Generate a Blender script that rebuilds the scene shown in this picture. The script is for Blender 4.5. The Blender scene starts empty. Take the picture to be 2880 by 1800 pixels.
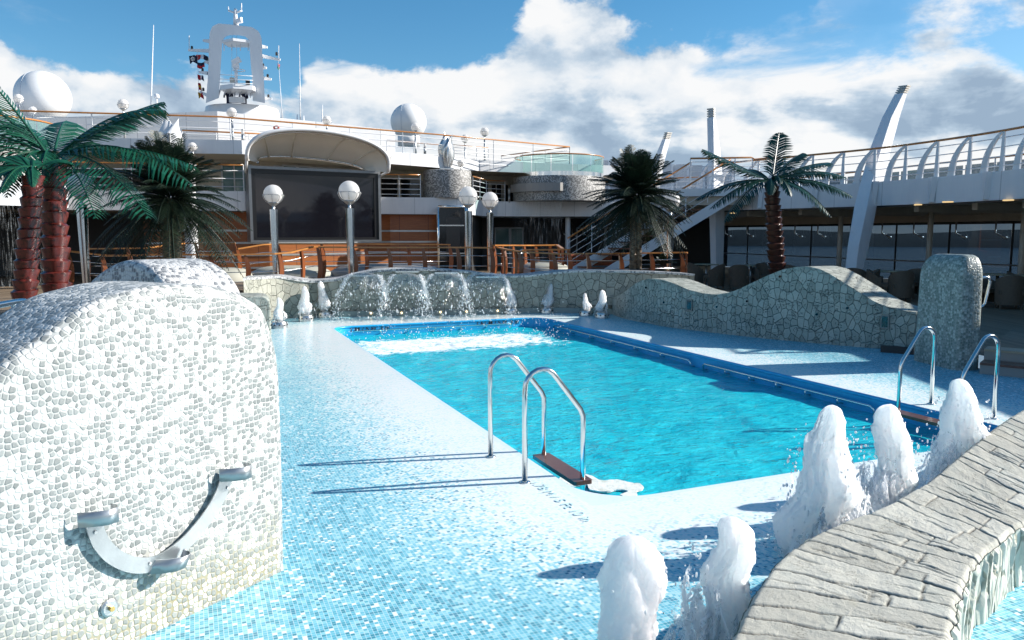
import bpy, bmesh, math, random
from mathutils import Vector, Matrix, noise
from mathutils.geometry import tessellate_polygon
random.seed(7)
R = math.radians
SC = bpy.context.scene
COL = SC.collection
# ------------------------------------------------------------------ camera
F, HZ, CH = 2138.0, 657.0, 2.0
PHI = math.atan((900 - HZ) / F)
cam = bpy.data.cameras.new('camera'); camo = bpy.data.objects.new('camera', cam); COL.objects.link(camo)
camo.location = (0, 0, CH); camo.rotation_euler = (R(90) - PHI, 0, 0)
cam.sensor_width = 36; cam.lens = 36 * F / 2880; cam.clip_end = 60000; cam.clip_start = 0.05
SC.camera = camo
def ray(u, v):
    x, y = (u - 1440) / F, (900 - v) / F
    return Vector((x, math.cos(PHI) + y * math.sin(PHI), -math.sin(PHI) + y * math.cos(PHI)))
def G(u, v, z=0.0):                       # survey: pixel of the photo -> point on a level plane
    d = ray(u, v); t = (z - CH) / d.z
    return Vector((d.x * t, d.y * t, z))
def D(u, v, Y):                           # survey: pixel of the photo -> point at a distance
    d = ray(u, v); t = Y / d.y
    return Vector((d.x * t, Y, CH + d.z * t))
TH = R(22.77)
S = Vector((math.cos(TH), math.sin(TH), 0)); A = Vector((-math.sin(TH), math.cos(TH), 0)); Z = Vector((0, 0, 1))
NL = Vector((0.621, 5.49, 0)); PL, PW = 11.75, 5.03        # pool corner, length, width
def P(x, y, z=0.0): return NL + S * x + A * y + Z * z      # ship frame -> world
# ------------------------------------------------------------------ mesh builder
class MB:
    def __init__(s): s.v = []; s.f = []; s.uv = []
    def add(s, vs, fs, uvs=None):
        o = len(s.v); s.v += [tuple(p) for p in vs]
        for i, f in enumerate(fs):
            s.f.append([o + k for k in f]); s.uv.append(uvs[i] if uvs else None)
        return s
    def hexa(s, p):                       # 8 points: bottom ring, top ring
        return s.add(p, [(3, 2, 1, 0), (4, 5, 6, 7), (0, 1, 5, 4), (1, 2, 6, 5), (2, 3, 7, 6), (3, 0, 4, 7)])
    def box(s, c, sz, ex=Vector((1, 0, 0)), ey=Vector((0, 1, 0)), ez=Vector((0, 0, 1))):
        c = Vector(c); a, b, d = ex * sz[0] / 2, ey * sz[1] / 2, ez * sz[2] / 2
        return s.hexa([c - a - b - d, c + a - b - d, c + a + b - d, c - a + b - d, c - a - b + d, c + a - b + d, c + a + b + d, c - a + b + d])
    def bar(s, p, q, w, h, up=Vector((0, 0, 1)), w2=None, h2=None):
        p, q = Vector(p), Vector(q); t = (q - p).normalized(); x = t.cross(up)
        if x.length < 1e-4: x = Vector((1, 0, 0))
        x.normalize(); y = x.cross(t)
        w2 = w if w2 is None else w2; h2 = h if h2 is None else h2
        f = lambda c, a, b: [c - x * a / 2 - y * b / 2, c + x * a / 2 - y * b / 2, c + x * a / 2 + y * b / 2, c - x * a / 2 + y * b / 2]
        return s.hexa(f(p, w, h) + f(q, w2, h2))
    def tube(s, path, r, n=8, closed=False, caps=True):
        pts = [Vector(p) for p in path]; m = len(pts); vs = []; prev = None
        rs = r if isinstance(r, (list, tuple)) else [r] * m
        for i, p in enumerate(pts):
            if closed: t = pts[(i + 1) % m] - pts[i - 1]
            else: t = pts[min(i + 1, m - 1)] - pts[max(i - 1, 0)]
            t.normalize()
            if prev is None:
                x = t.orthogonal().normalized()
                if abs(t.z) < .9: x = t.cross(Z).normalized()
            else: x = (prev - t * prev.dot(t)).normalized()
            prev = x; y = t.cross(x)
            for k in range(n):
                a = 2 * math.pi * k / n; vs.append(p + (x * math.cos(a) + y * math.sin(a)) * rs[i])
        fs = []
        for i in range(m if closed else m - 1):
            j = (i + 1) % m
            for k in range(n): fs.append((i * n + k, i * n + (k + 1) % n, j * n + (k + 1) % n, j * n + k))
        if caps and not closed: fs += [tuple(range(n))[::-1], tuple(range((m - 1) * n, m * n))]
        return s.add(vs, fs)
    def lathe(s, prof, c=(0, 0, 0), n=24, a0=0, a1=2 * math.pi, cap=True, jit=None):
        c = Vector(c); full = abs(a1 - a0 - 2 * math.pi) < 1e-6; m = n if full else n + 1; vs = []; fs = []; uvs = []
        for (r, z) in prof:
            for k in range(m):
                a = a0 + (a1 - a0) * k / n; vs.append(c + Vector((r * math.cos(a), r * math.sin(a), z)))
        L = 0; rm = max(p[0] for p in prof)
        for i in range(len(prof) - 1):
            dl = math.hypot(prof[i + 1][0] - prof[i][0], prof[i + 1][1] - prof[i][1])
            for k in range(n):
                k2 = (k + 1) % m
                fs.append((i * m + k, i * m + k2, (i + 1) * m + k2, (i + 1) * m + k))
                ua, ub = rm * (a1 - a0) * k / n, rm * (a1 - a0) * (k + 1) / n
                uvs.append([(ua, L), (ub, L), (ub, L + dl), (ua, L + dl)])
            L += dl
        if cap and full:
            if prof[0][0] > 1e-5: fs.append(tuple(range(m))[::-1]); uvs.append([(0, 0)] * m)
            if prof[-1][0] > 1e-5:
                o = (len(prof) - 1) * m; fs.append(tuple(range(o, o + m))); uvs.append([(vs[i].x, vs[i].y) for i in range(o, o + m)])
        return s.add(vs, fs, uvs)
    def sphere(s, c, r, n=16, m=10, sc=(1, 1, 1)):
        vs = []; fs = []; c = Vector(c)
        for i in range(1, m):
            t = math.pi * i / m
            for k in range(n):
                a = 2 * math.pi * k / n; vs.append(c + Vector((r * sc[0] * math.sin(t) * math.cos(a), r * sc[1] * math.sin(t) * math.sin(a), r * sc[2] * math.cos(t))))
        top = len(vs); vs += [c + Vector((0, 0, r * sc[2])), c - Vector((0, 0, r * sc[2]))]
        for i in range(m - 2):
            for k in range(n): fs.append((i * n + k, (i + 1) * n + k, (i + 1) * n + (k + 1) % n, i * n + (k + 1) % n))
        for k in range(n):
            fs.append((top, k, (k + 1) % n)); fs.append((top + 1, (m - 2) * n + (k + 1) % n, (m - 2) * n + k))
        return s.add(vs, fs)
    def drop(s, c, r, st=1.0):
        return s.sphere(c, r, 8, 6, (1, 1, st))
    def octa(s, c, r, st=1.0):
        c = Vector(c)
        vs = [c + Vector(p) * r for p in ((1, 0, 0), (0, 1, 0), (-1, 0, 0), (0, -1, 0), (0, 0, st), (0, 0, -st))]
        return s.add(vs, [(0, 1, 4), (1, 2, 4), (2, 3, 4), (3, 0, 4), (1, 0, 5), (2, 1, 5), (3, 2, 5), (0, 3, 5)])
    def wall(s, pts, z0, z1, off, sub=1):  # ribbon of points (x,y), z as numbers or lists, off = vector to its back face
        n = len(pts); off = Vector((off[0], off[1], 0)); f0 = []; f1 = []; L = [0]
        zz = lambda z, i: z[i] if isinstance(z, (list, tuple)) else z
        for i in range(1, n): L.append(L[-1] + math.hypot(pts[i][0] - pts[i - 1][0], pts[i][1] - pts[i - 1][1]))
        vs = []
        for i, p in enumerate(pts):
            q = Vector((p[0], p[1], 0))
            vs += [q + Z * zz(z0, i), q + Z * zz(z1, i), q + off + Z * zz(z1, i), q + off + Z * zz(z0, i)]
        fs = []; uvs = []; T = off.length
        for i in range(n - 1):
            a, b = 4 * i, 4 * i + 4; l, k = L[i], L[i + 1]; y0, y1, w0, w1 = zz(z0, i), zz(z1, i), zz(z0, i + 1), zz(z1, i + 1)
            fs += [(a, b, b + 1, a + 1), (a + 1, b + 1, b + 2, a + 2), (a + 2, b + 2, b + 3, a + 3), (a + 3, b + 3, b, a)]
            uvs += [[(l, y0), (k, w0), (k, w1), (l, y1)], [(l, y1), (k, w1), (k, w1 + T), (l, y1 + T)], [(l, y1), (k, w1), (k, w0), (l, y0)], [(l, 0), (k, 0), (k, T), (l, T)]]
        e = 4 * (n - 1)
        fs += [(0, 1, 2, 3), (e + 3, e + 2, e + 1, e)]; y0, y1 = zz(z0, 0), zz(z1, 0); w0, w1 = zz(z0, -1), zz(z1, -1)
        uvs += [[(0, y0), (0, y1), (T, y1), (T, y0)], [(T, w0), (T, w1), (0, w1), (0, w0)]]
        return s.add(vs, fs, uvs)
    def slab(s, poly, z0, z1):             # vertical prism of a plan polygon (may be concave)
        n = len(poly); vs = [Vector((p[0], p[1], z0)) for p in poly] + [Vector((p[0], p[1], z1)) for p in poly]
        tri = tessellate_polygon([[Vector((p[0], p[1], 0)) for p in poly]])
        ar = sum(poly[i][0] * poly[(i + 1) % n][1] - poly[(i + 1) % n][0] * poly[i][1] for i in range(n))
        fs = []
        for t in tri:
            a, b, c = [Vector((poly[i][0], poly[i][1], 0)) for i in t]
            t = tuple(t) if (b - a).cross(c - a).z > 0 else tuple(t)[::-1]
            fs += [tuple(i + n for i in t), t[::-1]]
        for i in range(n):
            j = (i + 1) % n; fs.append((i, j, j + n, i + n) if ar > 0 else (j, i, i + n, j + n))
        return s.add(vs, fs)
def link(o):
    COL.objects.link(o); return o
def obj(name, mb, mat, parent=None, smooth=False, flat_angle=None):
    me = bpy.data.meshes.new(name); me.from_pydata(mb.v, [], mb.f)
    if any(u is not None for u in mb.uv):
        l = me.uv_layers.new(name='UVMap'); i = 0
        for f, u in zip(mb.f, mb.uv):
            for k in range(len(f)):
                l.data[i].uv = u[k] if u else (mb.v[f[k]][0], mb.v[f[k]][2]); i += 1
    me.validate(); me.update()
    me.materials.append(mat)
    if smooth:
        me.polygons.foreach_set('use_smooth', [True] * len(me.polygons))
        if flat_angle: me.set_sharp_from_angle(angle=R(flat_angle))
    o = link(bpy.data.objects.new(name, me))
    if parent is not None:
        bpy.context.view_layer.update() if False else None
        o.parent = parent; o.matrix_parent_inverse = parent_inv(parent)
    return o
def wm(o):
    m = Matrix.LocRotScale(o.location, o.rotation_euler, o.scale)
    return (wm(o.parent) @ o.matrix_parent_inverse @ m) if o.parent else m
def parent_inv(p): return wm(p).inverted()
def tag(o, label=None, cat=None, group=None, kind=None):
    if label: o['label'] = label
    if cat: o['category'] = cat
    if group: o['group'] = group
    if kind: o['kind'] = kind
    return o
def thing(name, label, cat, loc=(0, 0, 0), rz=0, group=None):
    o = link(bpy.data.objects.new(name, None)); o.location = loc; o.rotation_euler = (0, 0, rz); o.empty_display_size = .1
    return tag(o, label, cat, group)

def dup(root, loc, rz, label, sc=None):
    r = root.copy(); COL.objects.link(r); r.location = loc; r.rotation_euler = (0, 0, rz); r['label'] = label
    if sc: r.scale = (sc, sc, sc)
    def rec(src, dst):
        for ch in [c for c in bpy.data.objects if c.parent == src]:
            c = ch.copy(); COL.objects.link(c); c.parent = dst; rec(ch, c)
    rec(root, r); return r
def cat_rom(pts, n=8):
    out = []; P_ = [Vector(p) for p in pts]
    for i in range(len(P_) - 1):
        p0, p1, p2, p3 = P_[max(i - 1, 0)], P_[i], P_[i + 1], P_[min(i + 2, len(P_) - 1)]
        for k in range(n):
            t = k / n; out.append(.5 * ((2 * p1) + (p2 - p0) * t + (2 * p0 - 5 * p1 + 4 * p2 - p3) * t * t + (3 * p1 - p0 - 3 * p2 + p3) * t ** 3))
    out.append(P_[-1]); return out
def fbm(p, o=4):
    return noise.fractal(Vector(p), 1.0, 2.0, o)
# ------------------------------------------------------------------ materials
class NT:
    def __init__(s, name):
        s.m = bpy.data.materials.new(name); s.m.use_nodes = True; s.t = s.m.node_tree; s.t.nodes.clear()
        s.out = s.t.nodes.new('ShaderNodeOutputMaterial')
    def n(s, typ, ins=None, **kw):
        nd = s.t.nodes.new('ShaderNode' + typ)
        for k, v in kw.items(): setattr(nd, k, v)
        for k, v in (ins or {}).items(): s.set(nd, k, v)
        return nd
    def set(s, nd, k, v):
        i = nd.inputs[k]
        if hasattr(v, 'is_output'): s.t.links.new(v, i)
        elif hasattr(v, 'outputs'): s.t.links.new(v.outputs[0], i)
        else:
            if i.type == 'RGBA' and len(v) == 3: v = (*v, 1)
            i.default_value = v
    def math(s, op, a, b=None, c=None, clamp=False):
        nd = s.n('Math', operation=op, use_clamp=clamp); s.set(nd, 0, a)
        if b is not None: s.set(nd, 1, b)
        if c is not None: s.set(nd, 2, c)
        return nd.outputs[0]
    def mix(s, f, a, b, typ='RGBA', blend='MIX'):
        nd = s.n('Mix', data_type=typ, blend_type=blend) if typ == 'RGBA' else s.n('Mix', data_type=typ)
        k = {'RGBA': (6, 7, 2), 'FLOAT': (2, 3, 0), 'VECTOR': (4, 5, 1)}[typ]
        s.set(nd, 0, f); s.set(nd, k[0], a); s.set(nd, k[1], b)
        return nd.outputs[k[2]]
    def ramp(s, f, stops, interp='LINEAR'):
        nd = s.n('ValToRGB'); cr = nd.color_ramp; cr.interpolation = interp
        while len(cr.elements) < len(stops): cr.elements.new(.5)
        for e, (p, c) in zip(cr.elements, stops): e.position = p; e.color = (*c, 1) if len(c) == 3 else c
        s.set(nd, 0, f); return nd.outputs[0]
    def smooth(s, v, a, b, lo=0.0, hi=1.0):
        nd = s.n('MapRange', interpolation_type='SMOOTHSTEP'); s.set(nd, 0, v)
        for k, x in enumerate((a, b, lo, hi)): s.set(nd, k + 1, x)
        return nd.outputs[0]
    def noise(s, vec, scale, detail=4, rough=.55, dist=0.0, dims='3D'):
        nd = s.n('TexNoise', noise_dimensions=dims); s.set(nd, 'Vector', vec); s.set(nd, 'Scale', scale); s.set(nd, 'Detail', detail); s.set(nd, 'Roughness', rough); s.set(nd, 'Distortion', dist)
        return nd.outputs[0]
    def vor(s, vec, scale, feature='F1', dims='3D', rnd=1.0, metric='EUCLIDEAN'):
        nd = s.n('TexVoronoi', feature=feature, voronoi_dimensions=dims)
        if feature == 'F1': nd.distance = metric
        s.set(nd, 'Vector', vec); s.set(nd, 'Scale', scale); s.set(nd, 'Randomness', rnd); return nd
    def co(s, k='Object'): return s.n('TexCoord').outputs[k]
    def mapv(s, vec, scale=(1, 1, 1), loc=(0, 0, 0), rot=(0, 0, 0)):
        nd = s.n('Mapping'); s.set(nd, 0, vec); s.set(nd, 1, loc); s.set(nd, 2, rot); s.set(nd, 3, scale); return nd.outputs[0]
    def sep(s, vec): nd = s.n('SeparateXYZ'); s.set(nd, 0, vec); return nd.outputs
    def comb(s, x, y, z=0.0):
        nd = s.n('CombineXYZ'); s.set(nd, 0, x); s.set(nd, 1, y); s.set(nd, 2, z); return nd.outputs[0]
    def bump(s, h, strength=.3, dist=.02, normal=None):
        nd = s.n('Bump'); s.set(nd, 'Height', h); s.set(nd, 'Strength', strength); s.set(nd, 'Distance', dist)
        if normal is not None: s.set(nd, 'Normal', normal)
        return nd.outputs[0]
    def pbsdf(s, color, rough=.5, metal=0.0, normal=None, **kw):
        nd = s.n('BsdfPrincipled'); s.set(nd, 'Base Color', color); s.set(nd, 'Roughness', rough); s.set(nd, 'Metallic', metal)
        if normal is not None: s.set(nd, 'Normal', normal)
        for k, v in kw.items(): s.set(nd, k.replace('_', ' '), v)
        return nd.outputs[0]
    def done(s, sh):
        s.t.links.new(sh, s.out.inputs[0]); return s.m
def plain(name, col, rough=.4, metal=0.0, var=.12, nscale=6.0, bump=0.0, bscale=60.0, **kw):
    t = NT(name); c = t.co(); n = t.noise(c, nscale, 5, .6)
    v = t.math('MULTIPLY_ADD', n, 2 * var, 1 - var)
    colr = t.mix(1.0, col, t.comb(v, v, v), blend='MULTIPLY')
    rr = t.math('MULTIPLY_ADD', t.noise(c, nscale * 3, 3), .15, rough - .07, clamp=True)
    nm = t.bump(t.noise(c, bscale, 3), bump, .01) if bump else None
    return t.done(t.pbsdf(colr, rr, metal, nm, **kw))
def m_white():
    t = NT('white_paint'); c = t.co(); n = t.noise(t.mapv(c, (1, 1, .25)), 2.5, 6, .65)
    st = t.smooth(t.noise(t.mapv(c, (5, 5, .5)), 1.6, 5, .6), .56, .8)
    col = t.mix(t.math('MULTIPLY', st, .28), t.ramp(n, [(.3, (.74, .75, .77)), (.7, (.83, .83, .83))]), (.52, .50, .46))
    return t.done(t.pbsdf(col, .34, 0, t.bump(t.noise(c, 1.7, 2), .06, .05)))
WHITE = m_white()
def m_whitepanel():
    t = NT('white_panelled_paint'); c = t.co(); s = t.sep(c); n = t.noise(t.mapv(c, (1, 1, .25)), 2.5, 6, .65)
    q = t.math('MULTIPLY', t.math('ADD', s[0], t.math('MULTIPLY', s[1], -.55)), .62); fr = t.math('FRACT', q); row = t.math('FLOOR', q)
    wn = t.n('TexWhiteNoise', noise_dimensions='1D'); t.set(wn, 'W', row); tone = t.math('MULTIPLY_ADD', wn.outputs[0], .08, .95)
    col = t.ramp(n, [(.3, (.74, .75, .77)), (.7, (.83, .83, .83))]); col = t.mix(1.0, col, t.comb(tone, tone, tone), blend='MULTIPLY')
    seam = t.math('LESS_THAN', fr, .014); col = t.mix(t.math('MULTIPLY', seam, .55), col, (.30, .31, .33))
    run = t.math('MULTIPLY', t.smooth(t.noise(t.mapv(c, (7, 7, .35)), 1.7, 5, .6), .60, .78), .22); col = t.mix(run, col, (.50, .46, .40))
    return t.done(t.pbsdf(col, .34, 0, t.bump(t.math('ADD', t.math('MULTIPLY', seam, -.5), t.noise(c, 1.7, 2)), .08, .04)))
WHITEP = m_whitepanel()
GREYPAINT = plain('grey_white_paint', (.55, .58, .62), .4)
CHROME = plain('polished_steel', (.78, .78, .76), .13, 1.0, var=.1, nscale=9)
STEEL = plain('brushed_steel', (.62, .62, .61), .28, 1.0, var=.2, nscale=14, bump=.05)
DARKSTEEL = plain('dark_steel', (.22, .23, .24), .35, .8, var=.25, nscale=4)
DULLSTEEL = plain('galvanised_steel', (.47, .49, .50), .38, .9, var=.25, nscale=9, bump=.06)
def m_wood(name, a, b, rough, stretch=(1, 1, 12)):
    t = NT(name); c = t.co(); n = t.noise(t.mapv(c, stretch), 5, 6, .65, .6)
    col = t.ramp(n, [(.3, a), (.7, b)])
    col = t.mix(t.smooth(t.noise(c, 1.3, 4), .4, .75, 0, .5), col, tuple(x * .55 for x in a))
    return t.done(t.pbsdf(col, rough, 0, t.bump(n, .1, .01), Coat_Weight=.4, Coat_Roughness=.15))
RAILWOOD = m_wood('varnished_handrail_wood', (.44, .17, .038), (.60, .26, .07), .3, (1.5, 1.5, 1.5))
POSTWOOD = m_wood('varnished_post_wood', (.19, .050, .014), (.33, .100, .027), .32, (8, 8, .7))
STEPWOOD = m_wood('dark_step_wood', (.095, .030, .016), (.155, .052, .027), .35, (2, 12, 2))
def m_panel():
    t = NT('wood_panelling'); c = t.co(); n = t.noise(t.mapv(c, (1, 1, 14)), 3, 6, .65, .4)
    z = t.sep(c)[2]; x = t.sep(c)[0]
    g = t.math('LESS_THAN', t.math('FRACT', t.math('MULTIPLY', x, .8)), .012)
    col = t.ramp(n, [(.3, (.25, .080, .022)), (.7, (.42, .145, .040))])
    col = t.mix(g, col, (.03, .01, .005))
    return t.done(t.pbsdf(col, .38, 0, t.bump(n, .05, .01), Coat_Weight=.3, Coat_Roughness=.2))
PANEL = m_panel()
def m_teak():
    t = NT('teak_planks'); c = t.co(); s = t.sep(c)
    k = t.math('MULTIPLY', s[0], 9.0); row = t.math('FLOOR', k); fr = t.math('FRACT', k)
    w = t.n('TexWhiteNoise', noise_dimensions='1D'); t.set(w, 'W', row)
    n = t.noise(t.mapv(c, (9, .8, 1)), 4, 5)
    col = t.ramp(t.math('ADD', t.math('MULTIPLY', w.outputs[0], .5), t.math('MULTIPLY', n, .5)), [(.2, (.15, .105, .065)), (.8, (.26, .19, .125))])
    col = t.mix(t.math('LESS_THAN', fr, .05), col, (.02, .017, .015))
    return t.done(t.pbsdf(col, .65))
TEAK = m_teak()
def m_tiles():
    t = NT('pool_deck_mosaic'); c = t.co(); s = t.sep(c)
    # ripples of the shallow water film bend the grid where the film is deeper (far and right of the pool)
    film = t.math('MAXIMUM', t.smooth(s[1], .9, 4.0), t.smooth(s[0], 4.6, 5.6)); rightside = t.smooth(s[0], 4.6, 5.4)
    w1 = t.n('TexNoise'); t.set(w1, 'Vector', t.mapv(c, (1, 1, 1))); t.set(w1, 'Scale', 7.0); t.set(w1, 'Detail', 2.0)
    off = t.n('VectorMath', operation='SUBTRACT'); t.set(off, 0, w1.outputs['Color']); t.set(off, 1, (.5, .5, .5))
    o2 = t.n('VectorMath', operation='SCALE'); t.set(o2, 0, off); t.set(o2, 'Scale', t.math('MULTIPLY_ADD', film, .10, .004))
    cc = t.n('VectorMath', operation='ADD'); t.set(cc, 0, c); t.set(cc, 1, o2)
    p = t.sep(t.mapv(cc.outputs[0], (1 / .0225,) * 3))
    fx, fy = t.math('FLOOR', p[0]), t.math('FLOOR', p[1]); rx, ry = t.math('FRACT', p[0]), t.math('FRACT', p[1])
    wn = t.n('TexWhiteNoise', noise_dimensions='2D'); t.set(wn, 'Vector', t.comb(fx, fy))
    wn2 = t.n('TexWhiteNoise', noise_dimensions='2D'); t.set(wn2, 'Vector', t.comb(t.math('ADD', fy, 71.0), fx))
    dx = t.math('MAXIMUM', t.math('MULTIPLY', s[0], -1.0), t.math('SUBTRACT', s[0], PW)); dy = t.math('MAXIMUM', t.math('MULTIPLY', s[1], -1.0), t.math('SUBTRACT', s[1], PL))
    dx = t.math('MAXIMUM', dx, 0.0); dy = t.math('MAXIMUM', dy, 0.0)
    d = t.math('SQRT', t.math('ADD', t.math('MULTIPLY', dx, dx), t.math('MULTIPLY', dy, dy)))
    big = t.noise(t.comb(fx, fy), .035, 3, .6); 
    k = t.math('ADD', t.math('SUBTRACT', t.smooth(d, .25, 2.0, .98, .31), t.math('MULTIPLY', rightside, .14)), t.math('MULTIPLY', t.math('SUBTRACT', big, .5), .35))
    val = t.math('ADD', t.math('MULTIPLY', t.math('SUBTRACT', wn.outputs[0], .5), .55), k)
    col = t.ramp(val, [(.06, (.03, .27, .37)), (.16, (.085, .42, .54)), (.42, (.18, .55, .67)), (.62, (.42, .72, .75)), (.78, (.74, .84, .82)), (1.0, (.85, .87, .85))])
    rare = t.math('GREATER_THAN', wn2.outputs[0], .93); col = t.mix(rare, col, (.80, .86, .86))
    rare2 = t.math('LESS_THAN', wn2.outputs[0], .055); col = t.mix(t.math('MULTIPLY', rare2, t.smooth(d, .3, 1.0)), col, (.05, .27, .38))
    edge = t.math('MINIMUM', t.math('MINIMUM', rx, ry), t.math('MINIMUM', t.math('SUBTRACT', 1.0, rx), t.math('SUBTRACT', 1.0, ry)))
    gap = t.math('LESS_THAN', edge, .068)
    col = t.mix(t.math('MULTIPLY', gap, .75), col, (.66, .76, .77))
    rim = t.math('MULTIPLY', t.smooth(d, .05, .06, 1, 0), .8); col = t.mix(rim, col, (.70, .82, .86))
    dirt = t.smooth(t.noise(c, 2.3, 6, .65), .55, .8); col = t.mix(t.math('MULTIPLY', dirt, .10), col, (.50, .52, .45))
    wave = t.noise(t.mapv(c, (1, 1.6, 1)), 9.0, 3, .5, .4)
    cn = t.bump(wave, t.math('MULTIPLY_ADD', film, .10, .015), .05)
    return t.done(t.pbsdf(col, .42, 0, t.bump(gap, -.15, .003), Coat_Weight=t.math('SUBTRACT', t.math('MULTIPLY_ADD', film, .12, .22), t.math('MULTIPLY', rightside, .36), clamp=True), Coat_Roughness=.06, Coat_Normal=cn, Coat_IOR=1.33))
TILES = m_tiles()
def m_bluewall():
    t = NT('pool_blue_paint'); c = t.co(); n = t.noise(c, 3, 5, .6)
    return t.done(t.pbsdf(t.ramp(n, [(.3, (.02, .38, .72)), (.7, (.03, .47, .82))]), .3, 0, t.bump(t.noise(c, 30, 3), .08, .01)))
BLUEWALL = m_bluewall()
POOLFLOOR = plain('pool_floor_tiles', (.10, .60, .70), .5)
def m_water():
    t = NT('pool_water'); c = t.co(); s = t.sep(c)
    a = t.noise(t.mapv(c, (1.0, 1.0, 1), rot=(0, 0, .25)), 2.1, 3, .5, .5); b = t.noise(t.mapv(c, (.8, 1.5, 1), rot=(0, 0, -.2)), 6.5, 4, .6, .6)
    e = t.noise(c, 22, 3, .6)
    h = t.math('ADD', t.math('ADD', t.math('MULTIPLY', a, 1.5), t.math('MULTIPLY', b, .75)), t.math('MULTIPLY', e, .12))
    nm = t.bump(h, .55, .075)
    gl = t.n('BsdfGlossy', {'Color': (1, 1, 1), 'Roughness': .05, 'Normal': nm})
    tr = t.n('BsdfTransparent', {'Color': (.58, .90, .96)})
    df = t.n('BsdfDiffuse', {'Color': t.mix(t.smooth(t.noise(t.mapv(c, (1, 1.8, 1)), 1.6, 5, .6, .6), .35, .7), (.004, .57, .72), (.03, .72, .83)), 'Normal': nm})
    body = t.n('MixShader', {0: .80, 1: tr, 2: df})
    fr = t.n('Fresnel', {'IOR': 1.33, 'Normal': nm})
    sh = t.n('MixShader', {0: fr, 1: body, 2: gl})
    # foam churned up under the falling water, thin flecks elsewhere
    fn = t.noise(t.mapv(c, (1.0, 2.0, 1)), 3.4, 7, .68, 1.2)
    reg = t.math('MULTIPLY', t.smooth(s[1], 8.3, 9.3), t.smooth(s[1], 10.3, 11.3, 1, 0)); reg = t.math('MULTIPLY', reg, t.math('MULTIPLY', t.smooth(s[0], -.2, .6), t.smooth(s[0], 3.6, 5.1, 1, 0)))
    fm = t.smooth(t.math('MULTIPLY_ADD', reg, .30, fn), .66, .80)
    fl = t.smooth(t.noise(t.mapv(c, (1, 1.4, 1)), 21, 2, .5), .79, .83)
    fl = t.math('MULTIPLY', fl, .7)
    foam = t.n('BsdfDiffuse', {'Color': (.86, .92, .93)})
    sh = t.n('MixShader', {0: t.math('MAXIMUM', fm, fl), 1: sh, 2: foam})
    return t.done(sh.outputs[0])
WATER = m_water()
def m_pebble(name, cell, white, grey, grout, thr=.42, dark=None, stain=False, bstr=.6, uv=True):
    t = NT(name); c = t.co('UV') if uv else t.co(); sc = 1 / cell
    wob = t.n('TexNoise'); t.set(wob, 'Vector', c); t.set(wob, 'Scale', sc * .35); t.set(wob, 'Detail', 1.0)
    o1 = t.n('VectorMath', operation='SUBTRACT'); t.set(o1, 0, wob.outputs['Color']); t.set(o1, 1, (.5, .5, .5))
    o2 = t.n('VectorMath', operation='SCALE'); t.set(o2, 0, o1); t.set(o2, 'Scale', cell * .55)
    cc = t.n('VectorMath', operation='ADD'); t.set(cc, 0, c); t.set(cc, 1, o2)
    dims = '2D' if uv else '3D'
    v = t.vor(cc.outputs[0], sc, 'F1', dims, .62); e = t.vor(cc.outputs[0], sc, 'DISTANCE_TO_EDGE', dims, .62)
    rn = t.sep(v.outputs['Color']); cl = t.noise(c, sc * .22, 2)
    val = t.math('ADD', t.math('MULTIPLY', rn[0], .75), t.math('MULTIPLY', cl, .5))
    isg = t.math('LESS_THAN', val, thr + .18)
    gv = t.mix(rn[1], grey, tuple(min(1, x * 1.45) for x in grey)); wv = t.mix(rn[2], white, tuple(x * .88 for x in white))
    col = t.mix(isg, wv, gv); tone = t.math('MULTIPLY_ADD', t.noise(c, 3.1, 4, .6), .3, .85); col = t.mix(1.0, col, t.comb(tone, tone, tone), blend='MULTIPLY')
    vein = t.smooth(t.noise(t.mapv(c, (1, 1.5, 1)), sc * 1.6, 4, .7, 2.0), .58, .66); col = t.mix(t.math('MULTIPLY', vein, t.math('MULTIPLY', isg, .35)), col, white)
    g = t.math('MAXIMUM', t.smooth(e.outputs[0], .045, .10, 1, 0), t.smooth(v.outputs['Distance'], .50, .60))
    if stain:                              # splash dirt in the grout low on the wall
        z = t.sep(c)[1]
        st = t.smooth(t.math('ADD', z, t.math('MULTIPLY', t.noise(c, 2.2, 4), .5)), .28, .78, 1, 0)
        grout = t.mix(st, grout, (.36, .31, .19)); col = t.mix(t.math('MULTIPLY', st, .14), col, (.62, .57, .43))
    col = t.mix(g, col, grout)
    hgt = t.math('MINIMUM', t.smooth(e.outputs[0], .0, .22), t.smooth(v.outputs['Distance'], .40, .62, 1, 0)); hgt = t.math('ADD', hgt, t.math('MULTIPLY', t.noise(c, sc * 3, 3), .12))
    return t.done(t.pbsdf(col, .45, 0, t.bump(hgt, bstr, cell * .16)))
PEBBLE = m_pebble('pebble_mosaic', .031, (.72, .72, .685), (.225, .24, .235), (.50, .51, .49), .47, stain=True)
PEBBLE2 = m_pebble('pebble_mosaic_far', .045, (.70, .70, .68), (.17, .18, .19), (.50, .50, .49), .36)
SQUAREM = m_pebble('small_tile_mosaic', .04, (.44, .48, .44), (.13, .16, .14), (.26, .285, .26), .50, bstr=.45, uv=False)
SPECKLE = m_pebble('speckled_mosaic', .05, (.50, .49, .46), (.10, .097, .093), (.28, .27, .255), .50, bstr=.4)
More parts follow.
